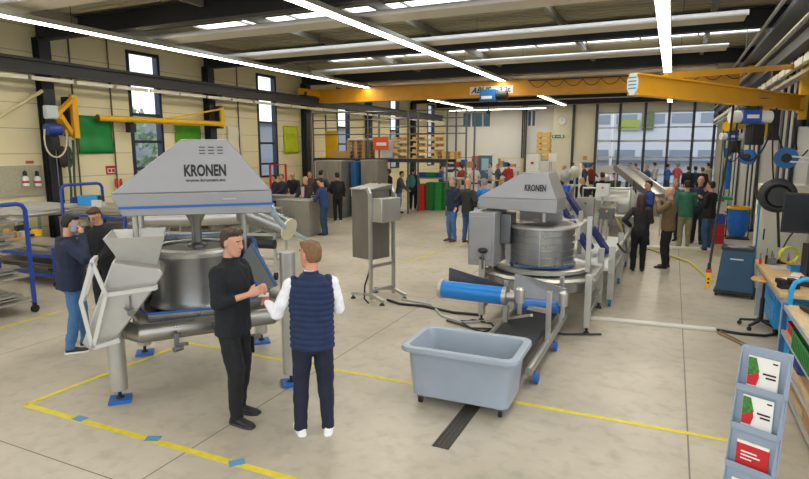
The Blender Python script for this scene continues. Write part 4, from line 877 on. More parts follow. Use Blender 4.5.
# monitor
t=T('monitor','black flat screen monitor above the workbench','monitor',(1.78,8.95,0),R(-12)); K(t,'screen',MB().bb((-.42,-.02,1.49),(.42,.03,2.02)),blk,.01); K(t,'panel',MB().bb((-.40,-.024,1.515),(.40,-.0205,1.995)),M('screen_black','0d0f12',.12)); K(t,'stand',MB().bb((.0,.03,.873),(.08,.08,1.75)),dgrey); K(t,'foot',MB().bb((-.15,-.08,.871),(.2,.18,.89)),dgrey,.004)
TM('equipment_box','black equipment box on the workbench below the monitor','box',MB().bb((-.25,-.2,0),(.12,.2,.42)).bb((-.2,-.21,.1),(.05,-.2,.3)),M('box_black','1d1e22',.5),(1.98,9.35,.872),0,None,.02)
TM('red_device','red device with pale stripe standing before the black equipment box','device',MB().bb((-.12,-.08,0),(.12,.08,.18)),red,(1.97,8.9,.892),.2,None,.02)
# dark cable reel
t=T('cable_reel','large dark cable reel hanging before the cream locker','reel',AY(778,196,10.8),YAW-.5)
m=MB()
for k in range(5): m.tube([((.20+.012*k)*math.cos(a),-.1+.05*k,(.20+.012*k)*math.sin(a)) for a in [2*PI*i/36 for i in range(36)]],.028,8,True)
K(t,'cable_winding',m,M('cable_dark','2d2e31',.6)); K(t,'flange',MB().cyl((0,-.15,0),(0,-.135,0),.15,n=36).cyl((0,.14,0),(0,.155,0),.25,n=36),dgrey); K(t,'arm',MB().bar((0,.15,0),(.1,.2,-.85),.03),dgrey)
# stool
t=T('swivel_stool','swivel stool with wooden seat and black star base before the workbench','stool',(1.32,9.55,0)); K(t,'seat',MB().lathe([(0,.70),(.16,.70),(.175,.72),(.16,.745),(0,.745)],(0,0,0),28),M('stool_wood','c8a06a',.5,0,.1,6)); K(t,'column',MB().cyl((0,0,.12),(0,0,.45),.03,n=14).cyl((0,0,.45),(0,0,.7),.018,n=12),blk)
for i in range(5):
    a=2*PI*i/5+.3; c_,s_=math.cos(a),math.sin(a); l=K(t,'leg',MB().bar((0,0,.12),(.27*c_,.27*s_,.075),.045,.03),blk,.006); K(l,'caster',MB().cyl((.27*c_-.018*s_,.27*s_+.018*c_,.03),(.27*c_+.018*s_,.27*s_-.018*c_,.03),.029,n=14).bar((.27*c_,.27*s_,.03),(.27*c_,.27*s_,.08),.016),blk)
# blue tube trolley and shelves in front
t=T('tube_trolley','bright blue tubular trolley with arched handle between workbench and shelf rack','trolley',(0,0,0))
tb=M('trolley_blue','2a9bd0',.35); ax=1.36
K(t,'handle_frame',MB().tube([(ax,7.85,.1),(ax,7.85,.95),(ax+.03,7.85,1.05),(ax+.12,7.85,1.10),(ax+.5,7.85,1.10),(ax+.6,7.85,1.05),(ax+.62,7.85,.95),(ax+.62,7.85,.1)],.028,12),tb)
K(t,'lower_deck',MB().bb((ax,7.5,.14),(ax+.62,7.9,.18)),tb); K(t,'upright',MB().bb((ax-.02,7.5,.03),(ax+.02,7.54,.8)),tb)
for x in (ax+.05,ax+.57):
    for y in (7.55,7.85): K(t,'wheel',MB().cyl((x-.015,y,.06),(x+.015,y,.06),.058,n=18),rubber)
rk=T('shelf_rack','low shelf rack with plywood shelves and blue posts along the wall beside the brochure stand','shelf rack',(0,0,0))
ply=M('plywood','c4ab82',.6,0,.12,5,.05,(6,1,1)); SX,SY0,SY1=1.24,4.6,7.4
for z in (.86,.58,.30,.08):
    s_=K(rk,'shelf',MB().bb((SX,SY0,z),(SX+.7,SY1,z+.022)),ply); K(s_,'shelf_edge',MB().bb((SX-.02,SY0,z-.015),(SX,SY1,z+.03)),aluf)
for x in (SX,SX+.68):
    for y in (SY0+.02,SY1-.02): K(rk,'post',MB().bb((x-.025,y-.025,0),(x+.025,y+.025,.9)),M('post_blue','2860a0',.45),.004)
def crate(x,y,z,dx,dy,dz,c,label,rz=0,group=None,name='crate'):
    m=MB(); w=.018
    m.bb((-dx,-dy,0),(dx,dy,w))
    for s_ in (-1,1):
        m.bb((s_*dx-w/2,-dy,0),(s_*dx+w/2,dy,dz)); m.bb((-dx,s_*dy-w/2,0),(dx,s_*dy+w/2,dz))
        m.bb((s_*dx-w,-dy-.008,dz-.03),(s_*dx+w,dy+.008,dz)); m.bb((-dx-.008,s_*dy-w,dz-.03),(dx+.008,s_*dy+w,dz))
        k=-dx+.06
        while k<dx-.02: m.bb((k-.006,s_*(dy+.008)-.006,.02),(k+.006,s_*(dy+.008)+.006,dz-.03)); k+=.07
        k=-dy+.06
        while k<dy-.02: m.bb((s_*(dx+.008)-.006,k-.006,.02),(s_*(dx+.008)+.006,k+.006,dz-.03)); k+=.07
    return TM(name,label,'crate',m,c,(x,y,z),rz,group)
crate(1.42,6.3,.604,.2,.42,.2,green,'green plastic crate on the shelf rack, nearest the brochure stand'); crate(1.5,6.9,.33,.2,.18,.2,M('crate_blue','27479c',.5),'blue plastic crate inside the shelf rack under the top boards')
crate(1.5,7.1,.604,.22,.2,.12,red,'small red tray on the shelf rack'); crate(1.45,5.8,.104,.2,.3,.15,M('crate_tan','b08a58',.6),'tan tray at the bottom of the shelf rack')
TM('cleaning_cloth','crumpled yellow cloth on the shelf rack behind the green crate','cloth',MB().ell((0,0,.04),(.14,.1,.045)).ell((.08,.06,.05),(.08,.1,.05)),M('cloth_yellow','d9d034',.8),(1.5,6.95,.605+.03))
bk=TM('black_case','flat black case lying on the top shelf of the shelf rack','case',MB().bb((-.12,-.2,0),(.12,.2,.05)),blk,(1.5,7.1,.885),.2,None,.015)
m=MB(); m.tube([(.1*math.cos(a*.7)*(1+a*.01),.16*math.sin(a*.7),.012+.003*a) for a in range(26)],.009,6); TM('cable_bundle','thin black and grey cables coiled on the shelf rack before the green crate','cable',m,dgrey,(1.45,5.7,.325))
# brochure stand
bs_=T('brochure_stand','grey blue brochure stand with stepped pockets holding leaflets','brochure stand',(.66,4.42,0),R(-25)); bm_=M('stand_blue_grey','94a3b6',.4,0,.03,3)
K(bs_,'back_panel',MB().prism([(.055,1.24),(.035,1.24),(-.095,.05),(-.06,.05)],-.15,.15,'x'),bm_,.003)
K(bs_,'foot',MB().bb((-.2,-.28,0),(.2,.22,.02)),bm_,.008); K(bs_,'spine',MB().bb((-.12,.0,.02),(-.1,.03,1.1)).bb((.1,.0,.02),(.12,.03,1.1)),bm_)
tiers=[(1.24,.0),(.965,-.035),(.69,-.07),(.415,-.105)]
def pocket(k,zt,yy):
    zb=zt-.30
    m=MB(); m.bb((-.145,yy-.0,zb),(.145,yy+.008,zt)); m.bb((-.145,yy-.05,zb),(.145,yy,zb+.01)); m.bb((-.145,yy-.055,zb),(.145,yy-.05,zb+.045))
    for s_ in (-1,1): m.prism([(yy,zt),(yy+.008,zt),(yy+.008,zb),(yy-.055,zb),(yy-.055,zb+.05)],s_*.145-.004,s_*.145+.004,'x')
    return K(bs_,'pocket',m,bm_)
for k,(zt,yy) in enumerate(tiers): pocket(k,zt,yy)
grn=M('print_green','3f7a34',.6,0,.5,40); prd=M('print_red','c9252b',.6)
Mx=bs_.matrix_basis
def leaflet(x,yy,zb,kind,label,rz=0.):
    w_=Mx if False else (Matrix.Translation((.66,4.42,0))@Matrix.Rotation(R(-25),4,'Z'))
    p=w_@Vector((x,yy,zb)); t=T('leaflet',label,'leaflet',p,R(-25),None)
    if kind=='veg':
        c=K(t,'cover',MB().bb((-.095,-.006,0),(.095,.0,.235)),paper); 
        K(c,'cover_picture',MB().prism([(-.093,.09),(-.02,.13),(-.045,.225),(-.093,.225)],-.0085,-.0065,'y'),grn); K(c,'cover_picture',MB().prism([(-.093,.03),(-.035,.03),(-.02,.09),(-.025,.128),(-.093,.088)],-.0085,-.0065,'y'),prd)
        K(c,'cover_text',MB().bb((.0,-.0085,.12),(.08,-.0065,.132)),blk); K(c,'cover_text',MB().bb((.02,-.0085,.095),(.08,-.0065,.107)),blk); K(c,'logo',MB().bb((.055,-.0085,.205),(.085,-.0065,.215)),blk)
    else:
        K(t,'cover',MB().bb((-.1,-.012,0),(.1,.0,.17)),prd); K(t,'cover_text',MB().bb((-.07,-.0145,.11),(.03,-.0125,.12)).bb((-.07,-.0145,.085),(.05,-.0125,.095)).bb((-.07,-.0145,.06),(.0,-.0125,.068)),paper); K(t,'top_band',MB().bb((-.1,-.0125,.17),(.1,.0,.19)),paper)
leaflet(.0,-.012,.955,'veg','white leaflet with vegetables on its cover, in the top pocket of the brochure stand')
leaflet(.0,-.047,.68,'veg','white leaflet with vegetables on its cover, in the second pocket from the top')
leaflet(.005,-.075,.405,'red','red leaflet with white lines in the third pocket of the brochure stand')
leaflet(.005,-.11,.13,'red','red leaflet in the lowest pocket of the brochure stand')
# cables on the floor near the bench
TM('floor_cable','black cable crossing the floor before the swivel stool','cable',MB().tube([G(716,331)+Vector((0,0,.02)),G(740,335)+Vector((0,0,.02)),G(765,337)+Vector((0,0,.02)),G(790,333)+Vector((0,0,.02))],.02,8),blk)
TM('floor_cable','tan double cable curving over the floor towards the brochure stand','cable',MB().tube([G(718,333,.015),G(735,341,.015),G(755,352,.015),G(775,366,.015)],.012,8).tube([G(720,331,.015),G(740,341,.015),G(762,352,.015),G(785,366,.015)],.012,8),M('cable_tan','8a6f4e',.6))
# further back by the wall
t=T('waste_stand','blue waste bag on a stand with yellow rim, deep in the aisle by the wall','waste bag',(1.83,19.1,0)); K(t,'bag',MB().lathe([(0,.06),(.2,.08),(.27,.3),(.29,.6),(.26,.84),(.27,.88)],(0,0,0),20),M('bag_blue','1f6fd0',.35,0,.15,12,.5)); K(t,'rim',MB().lathe([(.26,.86),(.30,.86),(.31,.91),(.28,.93),(.25,.91)],(0,0,0),24),yel2); K(t,'stand',MB().bb((-.3,-.3,0),(.3,.3,.03)).bb((.27,-.02,0),(.3,.02,.9)).bb((-.3,-.02,0),(-.27,.02,.9)),dgrey)
for k in range(3): crate(1.2,17.9,.27*k,.2,.16,.26,red if k<2 else M('crate_blue','27479c',.5),('lowest red crate of the small stack beside the group of men','middle red crate of the small stack beside the group of men','blue crate on top of the two red crates')[k])
t=T('work_table','small table with green top beside the aisle, behind the blue waste bag','table',(1.35,21.0,0)); K(t,'top',MB().bb((-.45,-.3,.98),(.45,.3,1.06)),M('green_top','1f8a52',.5)); 
for x in (-.4,.4):
    for y in (-.26,.26): K(t,'leg',MB().bb((x-.025,y-.025,0),(x+.025,y+.025,.98)),aluf)
# ============================================================ side with tall windows
def slabs(t_name,P,label,n,lx,ly,seed,z0,rz=0,mat=None):
    r=random.Random(seed); m=MB(); z=z0
    for i in range(n):
        h=r.choice((.012,.02,.035)); m.box((r.uniform(-.05,.05),r.uniform(-.04,.04),z+h/2),(lx*r.uniform(.8,1),ly*r.uniform(.75,1),h),rz=r.uniform(-.06,.06)); z+=h+.002
    global TOPZ; TOPZ=P[2]+z
    return TM(t_name,label,'sheet metal',m,mat or steelL,(P[0],P[1],P[2]),rz)
def bluerack(x0,x1,y0,y1,label,levels,h=1.75):
    t=T('sheet_rack',label,'rack',((x0+x1)/2,(y0+y1)/2,0)); a,b=(x1-x0)/2,(y1-y0)/2
    for s_ in (-1,1):
        K(t,'end_frame',MB().tube([(s_*a,-b,.16),(s_*a,-b,h-.1),(s_*a,-b+.04,h-.03),(s_*a,-b+.12,h),(s_*a,b-.12,h),(s_*a,b-.04,h-.03),(s_*a,b,h-.1),(s_*a,b,.16)],.035,10),bluep)
    for z in levels:
        s=K(t,'shelf',MB().bb((-a,-b,z-.03),(a,b,z)),steelL); K(s,'shelf_rail',MB().bar((-a,-b,z-.03),(a,-b,z-.03),.05),bluep); K(s,'shelf_rail',MB().bar((-a,b,z-.03),(a,b,z-.03),.05),bluep)
    for x in (-a,a):
        for y in (-b,b): K(t,'caster',MB().cyl((x-.02,y,.065),(x+.02,y,.065),.062,n=18).bb((x-.03,y-.02,.08),(x+.03,y+.02,.17)),rubber)
    return t
bluerack(-10.9,-9.12,4.8,5.62,'blue tubular rack on casters loaded with metal sheets, closest to the yellow floor line',(.22,.62,1.1,1.5))
for k,(z,n) in enumerate(((.222,5),(.622,6),(1.102,8),(1.502,4))):
    slabs('sheet_stack',(-10.0,5.2,z),('bottom','second','third','top')[k]+' shelf stack of bare metal sheets in the blue rack closest to the floor line',n,1.5,.68,k,0)
TM('cardboard_sheet','beige cardboard sheet on top of the blue rack closest to the floor line','cardboard',MB().box((0,0,.01),(1.1,.6,.02),rz=.1),M('cardboard','c9b48c',.8),(-10.1,5.2,1.64))
TM('hook_cable','blue hook block hanging under a shelf of the nearest blue rack','hook',MB().cyl((0,0,0),(0,0,.2),.012).bb((-.03,-.03,-.12),(.03,.03,0)),bluep,(-9.4,5.3,.85))
bluerack(-12.0,-10.1,8.2,9.2,'second blue tubular rack with thin metal parts, behind the man on the phone',(.3,.75,1.2),1.8)
for k,(z,n) in enumerate(((.302,6),(.752,5),(1.202,7))): slabs('sheet_stack',(-11.05,8.7,z),('bottom','middle','top')[k]+' shelf stack of pale metal parts in the rack behind the man on the phone',n,1.6,.85,k+9,0)
def table(x,y,lx,ly,h,label,mat=steelL,name='work_table',lm_=steelL,rz=0):
    t=T(name,label,'table',(x,y,0),rz); K(t,'top',MB().bb((-lx/2,-ly/2,h-.05),(lx/2,ly/2,h)),mat,.004)
    for sx_ in (-1,1):
        for sy_ in (-1,1): K(t,'leg',MB().bb((sx_*(lx/2-.04)-.03,sy_*(ly/2-.04)-.03,0),(sx_*(lx/2-.04)+.03,sy_*(ly/2-.04)+.03,h-.05)),lm_)
    K(t,'lower_shelf',MB().bb((-lx/2+.05,-ly/2+.05,.3),(lx/2-.05,ly/2-.05,.33)),mat)
    return t
rs=random.Random(3)
def clutter(x,y,ly,l,k,z=1.17):
    r=random.Random(k+40); w=l.split(' ',1)[1]; w=' '.join(w.split(' ')[:9])
    for q,(c,cn) in enumerate(((bluep,'blue'),(M('tan_box','b69462',.7),'tan'),(steelW,'pale'),(dgrey,'dark'),(yel2,'yellow'),(green,'green'))[(k%3):(k%3)+4]):
        px,py=x+r.uniform(-.45,.45),y-ly*.4+q*ly*.27; h=r.uniform(.12,.38)
        if q%2: TM('metal_part',cn+' cylinder on the '+w,'part',MB().cyl((0,0,0),(0,0,h*.6),r.uniform(.06,.12),n=18),c,(px,py,z))
        else: TM('metal_part',cn+' bracket on the '+w,'part',MB().bb((-.15,-.1,0),(.15,.1,.05)).bb((-.15,-.1,.05),(-.1,.1,h)).bb((.02,-.1,.05),(.06,.1,h*.7)),c,(px,py,z),r.uniform(0,3))
for k,(x,y,l) in enumerate(((-13.3,10.2,'steel work table below the dark hose reel'),(-12.4,11.6,'long steel table heaped with metal profiles near the fire sign'),(-13.6,13.0,'steel work table directly under the first tall window'),(-10.9,12.9,'steel table behind the large hooded spinner'),(-13.85,15.4,'steel table against the wall between the first two tall windows'),(-11.9,10.0,'narrow steel table behind the second blue rack'))):
    ly=1.6 if k!=6 else 1.0; table(x,y,1.3,ly,.9,l)
    slabs('sheet_stack',(x,y,.902),'metal sheets piled on the '+l,6+k%3,1.1,ly*.85,k+20,0); tz=TOPZ; clutter(x,y,ly,l,k,tz)
    m=MB()
    for q in range(4): yy=rs.uniform(-ly*.35,ly*.35); m.bar((-.5,yy,.0),(.5,yy+rs.uniform(-.2,.2),rs.uniform(.0,.03)),.05,.04)
    TM('metal_profile',('bright' if k%2 else 'grey')+' profiles on the pile, '+l,'metal part',m,steelD if k%2 else aluf,(x,y,tz+.022))
for k,(x,y,z,c,l) in enumerate(((-13.5,10.0,1.2,bluep,'blue box standing on the table below the dark hose reel'),(-12.3,11.2,1.2,M('tan_box','b69462',.7),'tan cardboard box on the long table near the fire sign'),(-11.5,8.5,1.38,lblue,'bright blue box on top of the second blue rack'),(-13.0,12.9,1.2,wht,'white box under the first tall window'),(-12.0,9.9,1.2,yel2,'small yellow box on the narrow steel table'))):
    TM('storage_box',l,'box',MB().bb((-.2,-.15,0),(.2,.15,.2)),c,(x,y,z),.3*k,None,.01)
table(-13.35,8.3,1.9,1.7,1.18,'high steel table with wide pale sheets under the two hanging bottles'); slabs('sheet_stack',(-13.3,8.3,1.182),'wide pale sheets on the high table under the two hanging bottles',6,1.8,1.6,55,0,.1,steelW)
t=T('sheet_trolley','low blue trolley with thin metal parts between the two blue racks','trolley',(-11.4,7.25,0))
for z in (.25,.62): K(t,'deck',MB().bb((-1.0,-.4,z-.04),(1.0,.4,z)),steelL); K(t,'deck_rail',MB().bar((-1.0,-.42,z-.03),(1.0,-.42,z-.03),.06),bluep)
for x in (-.97,.97):
    for y in (-.38,.38): K(t,'post',MB().bb((x-.025,y-.025,.1),(x+.025,y+.025,.75)),bluep); K(t,'caster',MB().cyl((x-.02,y,.055),(x+.02,y,.055),.053,n=16),rubber)
slabs('sheet_stack',(-11.4,7.25,.252),'lower stack of dark metal parts on the low blue trolley',7,1.8,.7,61,0,0,steelD); slabs('sheet_stack',(-11.4,7.25,.622),'upper stack of metal parts on the low blue trolley',7,1.8,.7,62,0)
clutter(-11.6,7.25,.7,'x top of the low blue trolley',7,.80); clutter(-11.1,8.7,.8,'x top of the second blue rack',8,1.36); clutter(-10.2,5.2,.6,'x top of the nearest blue rack',9,1.67)
# pegboard with two bottles
TM('pegboard','grey pegboard fixed low on the panelled wall beneath the small red sign','pegboard',MB().bb((0,0,0),(.04,1.4,.75)),M('pegboard_grey','a9a58f',.6,0,.1,20),(XL+.01,8.1,1.42))
for k,u in enumerate((27,39)):
    p=AX(u,186,XL+.15); t=T('spray_bottle','white bottle with black cap hanging on the pegboard, '+('nearer the entrance end' if k==0 else 'nearer the dark hose reel'),'bottle',(XL+.12,p.y,p.z)); K(t,'body',MB().lathe([(0,0),(.07,0),(.075,.02),(.075,.2),(.03,.26),(0,.26)],(0,0,0),16),wht); K(t,'cap',MB().lathe([(0,.25),(.045,.25),(.045,.34),(.02,.38),(0,.38)],(0,0,0),14),blk); K(t,'label_band',MB().lathe([(.0765,.07),(.0765,.13)],(0,0,0),16),M('label_red','b33a3a',.5))
def wallsign(name,label,cat,u0,v0,u1,v1,mat,d=.02):
    a=AX(u0,v0,XL+d); b=AX(u1,v1,XL+d); return TM(name,label,cat,MB().bb((-d+.002,0,0),(0,abs(b.y-a.y),abs(a.z-b.z))),mat,(XL+d,min(a.y,b.y),min(a.z,b.z)))
wallsign('wall_sign','small narrow red sign above the pegboard','sign',26,161,34,163.5,M('sign_red_dull','b0573c',.5))
def banner(label,y0,y1,z0,z1,c,sg=.03):
    m=MB(); n=10; vs=[];fs=[]
    for i in range(n+1):
        for j_ in range(n+1):
            yy=y0+(y1-y0)*i/n; zz=z0+(z1-z0)*j_/n; vs.append((XL+.04+sg*math.sin(i*1.3+j_*.5)*.5+.02*math.sin(j_),yy,zz))
    for i in range(n):
        for j_ in range(n): q=i*(n+1)+j_; fs.append((q,q+1,q+n+2,q+n+1))
    m.add(vs,fs); o=TM('banner',label,'banner',m,c); s=o.modifiers.new('s','SOLIDIFY'); s.thickness=.012; return o
banner('large dark green banner on the panelled wall beside the first tall window',10.55,11.62,2.45,3.47,M('banner_green','12853c',.5,0,.1,3))
banner('lighter green banner partly hidden by the large spinner hood',13.95,15.05,2.4,3.33,M('banner_green2','4f9c1c',.5,0,.1,3))
banner('lime yellow banner on the wall between the second and third tall windows',19.68,20.68,2.38,3.5,M('banner_lime','b9c912',.5,0,.06,3))
banner('pale blank poster on the wall past the thin yellow jib',16.35,17.1,2.35,3.4,M('poster_pale','e3ddc6',.6),.0)
t=wallsign('fire_sign','square white and red fire point sign on the panelled wall','sign',106,166,116,174,red); p=t.location
K(t,'sign_face',MB().bb((.001,.04,.04),(.004,.29,.17)),wht); K(t,'pictogram',MB().bb((.0045,.06,.06),(.006,.15,.15)).bb((.0045,.18,.06),(.006,.27,.15)),red)
for k,u in enumerate((117,122)):
    p=AX(u,187,XL+.15); t=T('fire_extinguisher','small red extinguisher on the wall, '+('the one under the fire sign' if k==0 else 'the one closer to the first tall window'),'fire extinguisher',(XL+.12,p.y,p.z)); t.scale=(.55,.55,.55); K(t,'cylinder',MB().lathe([(0,0),(.07,0),(.075,.02),(.075,.32),(.04,.38),(0,.38)],(0,0,0),18),red); K(t,'valve',MB().bb((-.02,-.05,.38),(.02,.05,.43)),blk)
# small yellow jib with motor, dark reel
t=T('wall_jib','small folded yellow jib on the dark column by the panelled wall','jib crane',(XL+.35,10.0,0))
K(t,'jib_arm',MB().bar((.1,.05,2.98),(.45,-.45,3.38),.16,.16),yel); K(t,'tie_rod',MB().bar((.1,.22,3.85),(.45,-.5,3.42),.1),yel); K(t,'jib_post',MB().bb((.02,.15,2.85),(.16,.3,3.95)),yel,.01); K(t,'motor',MB().bb((.38,-.8,3.3),(.55,-.5,3.62)),M('motor_grey','b9c4c8',.5),.03); K(t,'bracket',MB().bb((-.2,.1,2.9),(.05,.3,3.9)),cm)
t=T('chain_hoist','blue chain hoist below the small folded yellow jib','hoist',(XL+.75,9.45,2.75)); K(t,'housing',MB().cyl((-.05,-.18,.3),(-.05,.18,.3),.14,n=20),M('hoist_blue3','233f8f',.4),.01); K(t,'hook_block',MB().bb((-.1,-.08,-.2),(.05,.08,.12)),blk,.01); K(t,'cable',MB().tube(bez((0,-.25,.3),(0,-.45,-.6),(0,.4,-.6),(0,.3,.3)),.02,8),M('cable_cream','cfc4ae',.6)); K(t,'chain',MB().cyl((-.02,0,-1.1),(-.02,0,-.2),.012),steelD)
t=reel(Vector((XL+.35,9.96,2.37)),.28,.16,M('reel_dark','4b4740',.6),'large dark hose reel on the panelled wall next to the dark column',-.9)
TM('hose_bundle','green and black hoses hanging down the column below the small jib','hose',MB().tube(bez((.05,0,2.9),(.1,-.1,2.2),(.0,.1,1.7),(.2,-.2,1.0)),.03,8).tube(bez((.12,.1,2.8),(.1,.1,2.2),(.12,.0,1.7),(.25,-.05,1.0)),.03,8),M('hose_green','2d4a33',.6),(XL+.5,9.9,0))
TM('pipe_brace','long cream diagonal pipe brace on the panelled wall','pipe',MB().cyl(AX(-40,141,XL+.3),AX(42,91,XL+.3),.045,n=12),M('pipe_cream','cdc096',.5))
# thin yellow jib
a=AX(222,124,XL+.5); b=G(98,118,a.z); t=T('wall_jib','thin yellow wall jib with a tie rod above the large spinner','jib crane',(0,0,0))
K(t,'jib_arm',MB().cyl(a,b,.085,n=16),yel2); K(t,'arm_cap',MB().cyl(b+(b-a).normalized()*.02,b,.1,n=16),M('cap_brown','8a5a1e',.5)); K(t,'jib_post',MB().bb((a.x-.06,a.y-.07,a.z-.1),(a.x+.06,a.y+.07,a.z+.55)),yel2); K(t,'tie_rod',MB().bar(a.lerp(b,.5)+Vector((0,0,.08)),a+Vector((0,0,.5)),.05),yel2); K(t,'wall_bracket',MB().bb((XL+.33,a.y-.1,a.z-.15),(a.x-.02,a.y+.1,a.z+.6)),cm)
TM('jib_trolley','dark trolley hanging at the end of the thin yellow jib','trolley',MB().bb((-.1,-.1,-.15),(.1,.1,.1)).cyl((0,0,-1.4),(0,0,-.15),.015).bb((-.15,-.05,.0),(-.1,.05,.15)),dgrey,tuple(a.lerp(b,.78)-Vector((0,0,.22))))
for k,y in enumerate((10.85,12.0,17.3,22.0)): TM('wall_conduit','dark vertical conduit running up the panelled wall, '+('beside the dark green banner','hugging the first tall window','past the pale blank poster','beyond the lime banner')[k],'conduit',MB().cyl((0,0,1.2),(0,0,5.6),.022,n=8),M('conduit_brown','5a5142',.6),(XL+.07,y-.35,0))
# ============================================================ middle: boxes, cabinets, rack
t=T('steel_cabinet','low two-door steel cabinet with the visitors standing behind it','cabinet',(-10.15,14.35,0),R(4)); K(t,'body',MB().bb((-.55,-.35,.0),(.55,.35,1.05)),cabst,.01); 
for s_ in (-1,1): d_=K(t,'door',MB().bb((.01 if s_>0 else -.54,-.365,.08),(.54 if s_>0 else -.01,-.35,1.02)),cabst,.005); K(d_,'door_handle',MB().bb((s_*.06-.01,-.385,.5),(s_*.06+.01,-.365,.62)),steelD)
K(t,'top',MB().bb((-.57,-.37,1.05),(.57,.37,1.08)),steelL,.004)
def cab(x0,x1,y0,y1,h,label,mat=cabst,doors=2):
    t=T('steel_cabinet',label,'cabinet',((x0+x1)/2,(y0+y1)/2,0)); a,b=(x1-x0)/2,(y1-y0)/2
    K(t,'body',MB().bb((-a,-b,.0),(a,b,h)),mat,.01); K(t,'top',MB().bb((-a-.02,-b-.02,h),(a+.02,b+.02,h+.04)),steelL)
    for i in range(doors):
        x=-a+2*a*i/doors; d_=K(t,'door',MB().bb((x+.02,-b-.015,.12),(x+2*a/doors-.02,-b,h-.05)),mat,.005); K(d_,'door_handle',MB().bb((x+2*a/doors-.1,-b-.035,h*.48),(x+2*a/doors-.07,-b-.015,h*.58)),blk)
    return t
cab(-12.2,-11.1,18.4,19.4,2.10,'tall wide steel cabinet behind the group of visitors near the lime banner'); cab(-10.7,-10.0,19.2,20.1,2.12,'tall narrow steel cabinet beside the blue drinks machine',doors=1)
t=T('vending_machine','tall blue machine standing between the two steel cabinets','machine',(-11.0,19.4,0)); 
t.location=(-10.88,19.35,0); K(t,'body',MB().bb((-.12,-.4,.0),(.1,.3,2.1)),M('machine_blue','1b5a8e',.4),.02); K(t,'panel',MB().bb((-.1,-.415,.8),(.08,-.4,1.1)),wht)
cab(-13.9,-13.2,13.85,14.5,1.1,'small steel cabinet with blue bin beside it near the second window',doors=1)
TM('blue_bin','bright blue bin behind the large spinner, next to the red-haired visitor','bin',MB().box((0,0,.5),(.62,.62,1.0),taper=1.08).box((0,0,1.02),(.7,.7,.05)),M('bin_blue','1e7fb5',.5),(-12.3,14.9,0),.2,None,.02)
TM('green_bin','dark green bin in front of the bright blue bin','bin',MB().box((0,0,.35),(.5,.5,.7),taper=1.08).box((0,0,.72),(.56,.56,.04)),green,(-11.3,14.2,0),.1,None,.02)
table(-11.3,15.6,1.8,.8,.95,'steel table covered with parts where visitors gather'); slabs('sheet_stack',(-11.3,15.6,.952),'bright parts spread over the table where visitors gather',5,1.5,.6,77,0)
TM('red_gate_frame','red metal frame standing in front of the second tall window','frame',MB().tube([(0,-.5,0),(0,-.5,1.95),(0,.5,1.95),(0,.5,0)],.045,10).bar((0,-.5,1.2),(0,.5,1.2),.07),red,(-14.2,18.75,0))
TM('red_gate_frame','red metal barrier on the floor before the first tall window','frame',MB().tube([(0,-.6,0),(0,-.6,1.95),(0,.6,1.95),(0,.6,0)],.045,10).bar((0,-.6,1.8),(0,.6,1.8),.07),red,(-14.35,13.0,0))
# pallet rack
YR=20.85; rkx=[AY(u,150,YR).x for u in (330,368,408,447)]; zs=2.18
t=T('pallet_rack','heavy storage rack carrying pallets above the green crates','rack',(0,YR,0))
for i,x in enumerate([-13.9]+rkx[1:]+[AY(466,150,YR).x]):
    for y in (0,1.0): K(t,'post',MB().bb((x-.028,y-.028,0),(x+.028,y+.028,4.05 if i<5 else 3.9)),M('rack_grey','6a6f73',.5,.3))
xr=AY(466,150,YR).x
for z in (zs,): 
    for y in (-.02,1.02): K(t,'beam',MB().bb((-13.9,y-.03,z-.14),(rkx[3],y+.03,z)),M('rack_blue','223046',.5))
K(t,'deck',MB().bb((-13.9,0,z-.03),(rkx[3],1.0,z)),M('rack_deck','5d5a52',.7))
for v in (111,119,127,134):
    z=AY(400,v,YR).z; K(t,'guard_rail',MB().cyl((-13.9,-.05,z),(xr,-.05,z),.022,n=8),steelD)
def pallet(x,y,z,label,mat=woodm,group=None,w=1.2,d=.8,hh=.144):
    m=MB()
    for i in range(5): m.bb((-w/2,-d/2+i*(d-.1)/4,hh-.022),(w/2,-d/2+.1+i*(d-.1)/4,hh))
    for xx in (-w/2+.07,0,w/2-.07): m.bb((xx-.07,-d/2,.10),(xx+.07,d/2,.122))
    for xx in (-w/2+.07,0,w/2-.07):
        for yy in (-d/2+.05,0,d/2-.05): m.bb((xx-.07,yy-.05,.022),(xx+.07,yy+.05,.10))
    for yy in (-d/2+.05,0,d/2-.05): m.bb((-w/2,yy-.05,0),(w/2,yy+.05,.022))
    return TM('pallet',label,'pallet',m,mat,(x,y,z),0,group)
xt=AY(419,150,YR+.5).x; xs_=AY(361,150,YR+.5).x; xe=AY(448,150,YR+.5).x
pm0=pallet(xt,YR+.5,zs+.001,'bottom pallet of the tall wide stack on the storage rack',w=1.75,d=.95,hh=.24)
for k in range(3): dup(pm0,(xt+.03*(k%2)-.01,YR+.5,zs+.001+.242*(k+1)),None,('second','third','top')[k]+' pallet of the tall wide stack on the storage rack')
pm1=pallet(xe,YR+.5,zs+.001,'lower pallet of the low stack at the end of the storage rack',w=.8,d=.9); dup(pm1,(xe,YR+.5,zs+.147),None,'upper pallet of the low stack at the end of the storage rack')
pm2=pallet(xs_,YR+.5,zs+.001,'lowest pallet of the small stack beside the orange sign',M('pallet_grey_wood','b3936a',.8,0,.15,8),w=.85,d=.9)
for k in range(4): dup(pm2,(xs_,YR+.5,zs+.001+.146*(k+1)),None,('second lowest','middle','second highest','highest')[k]+' pallet of the small stack beside the orange sign')
TM('wrapped_load','white wrapped load lying on the small pallet stack beside the orange sign','load',MB().bb((-.42,-.4,0),(.42,.4,.08)),wht,(xs_,YR+.5,zs+.735),0,None,.03)
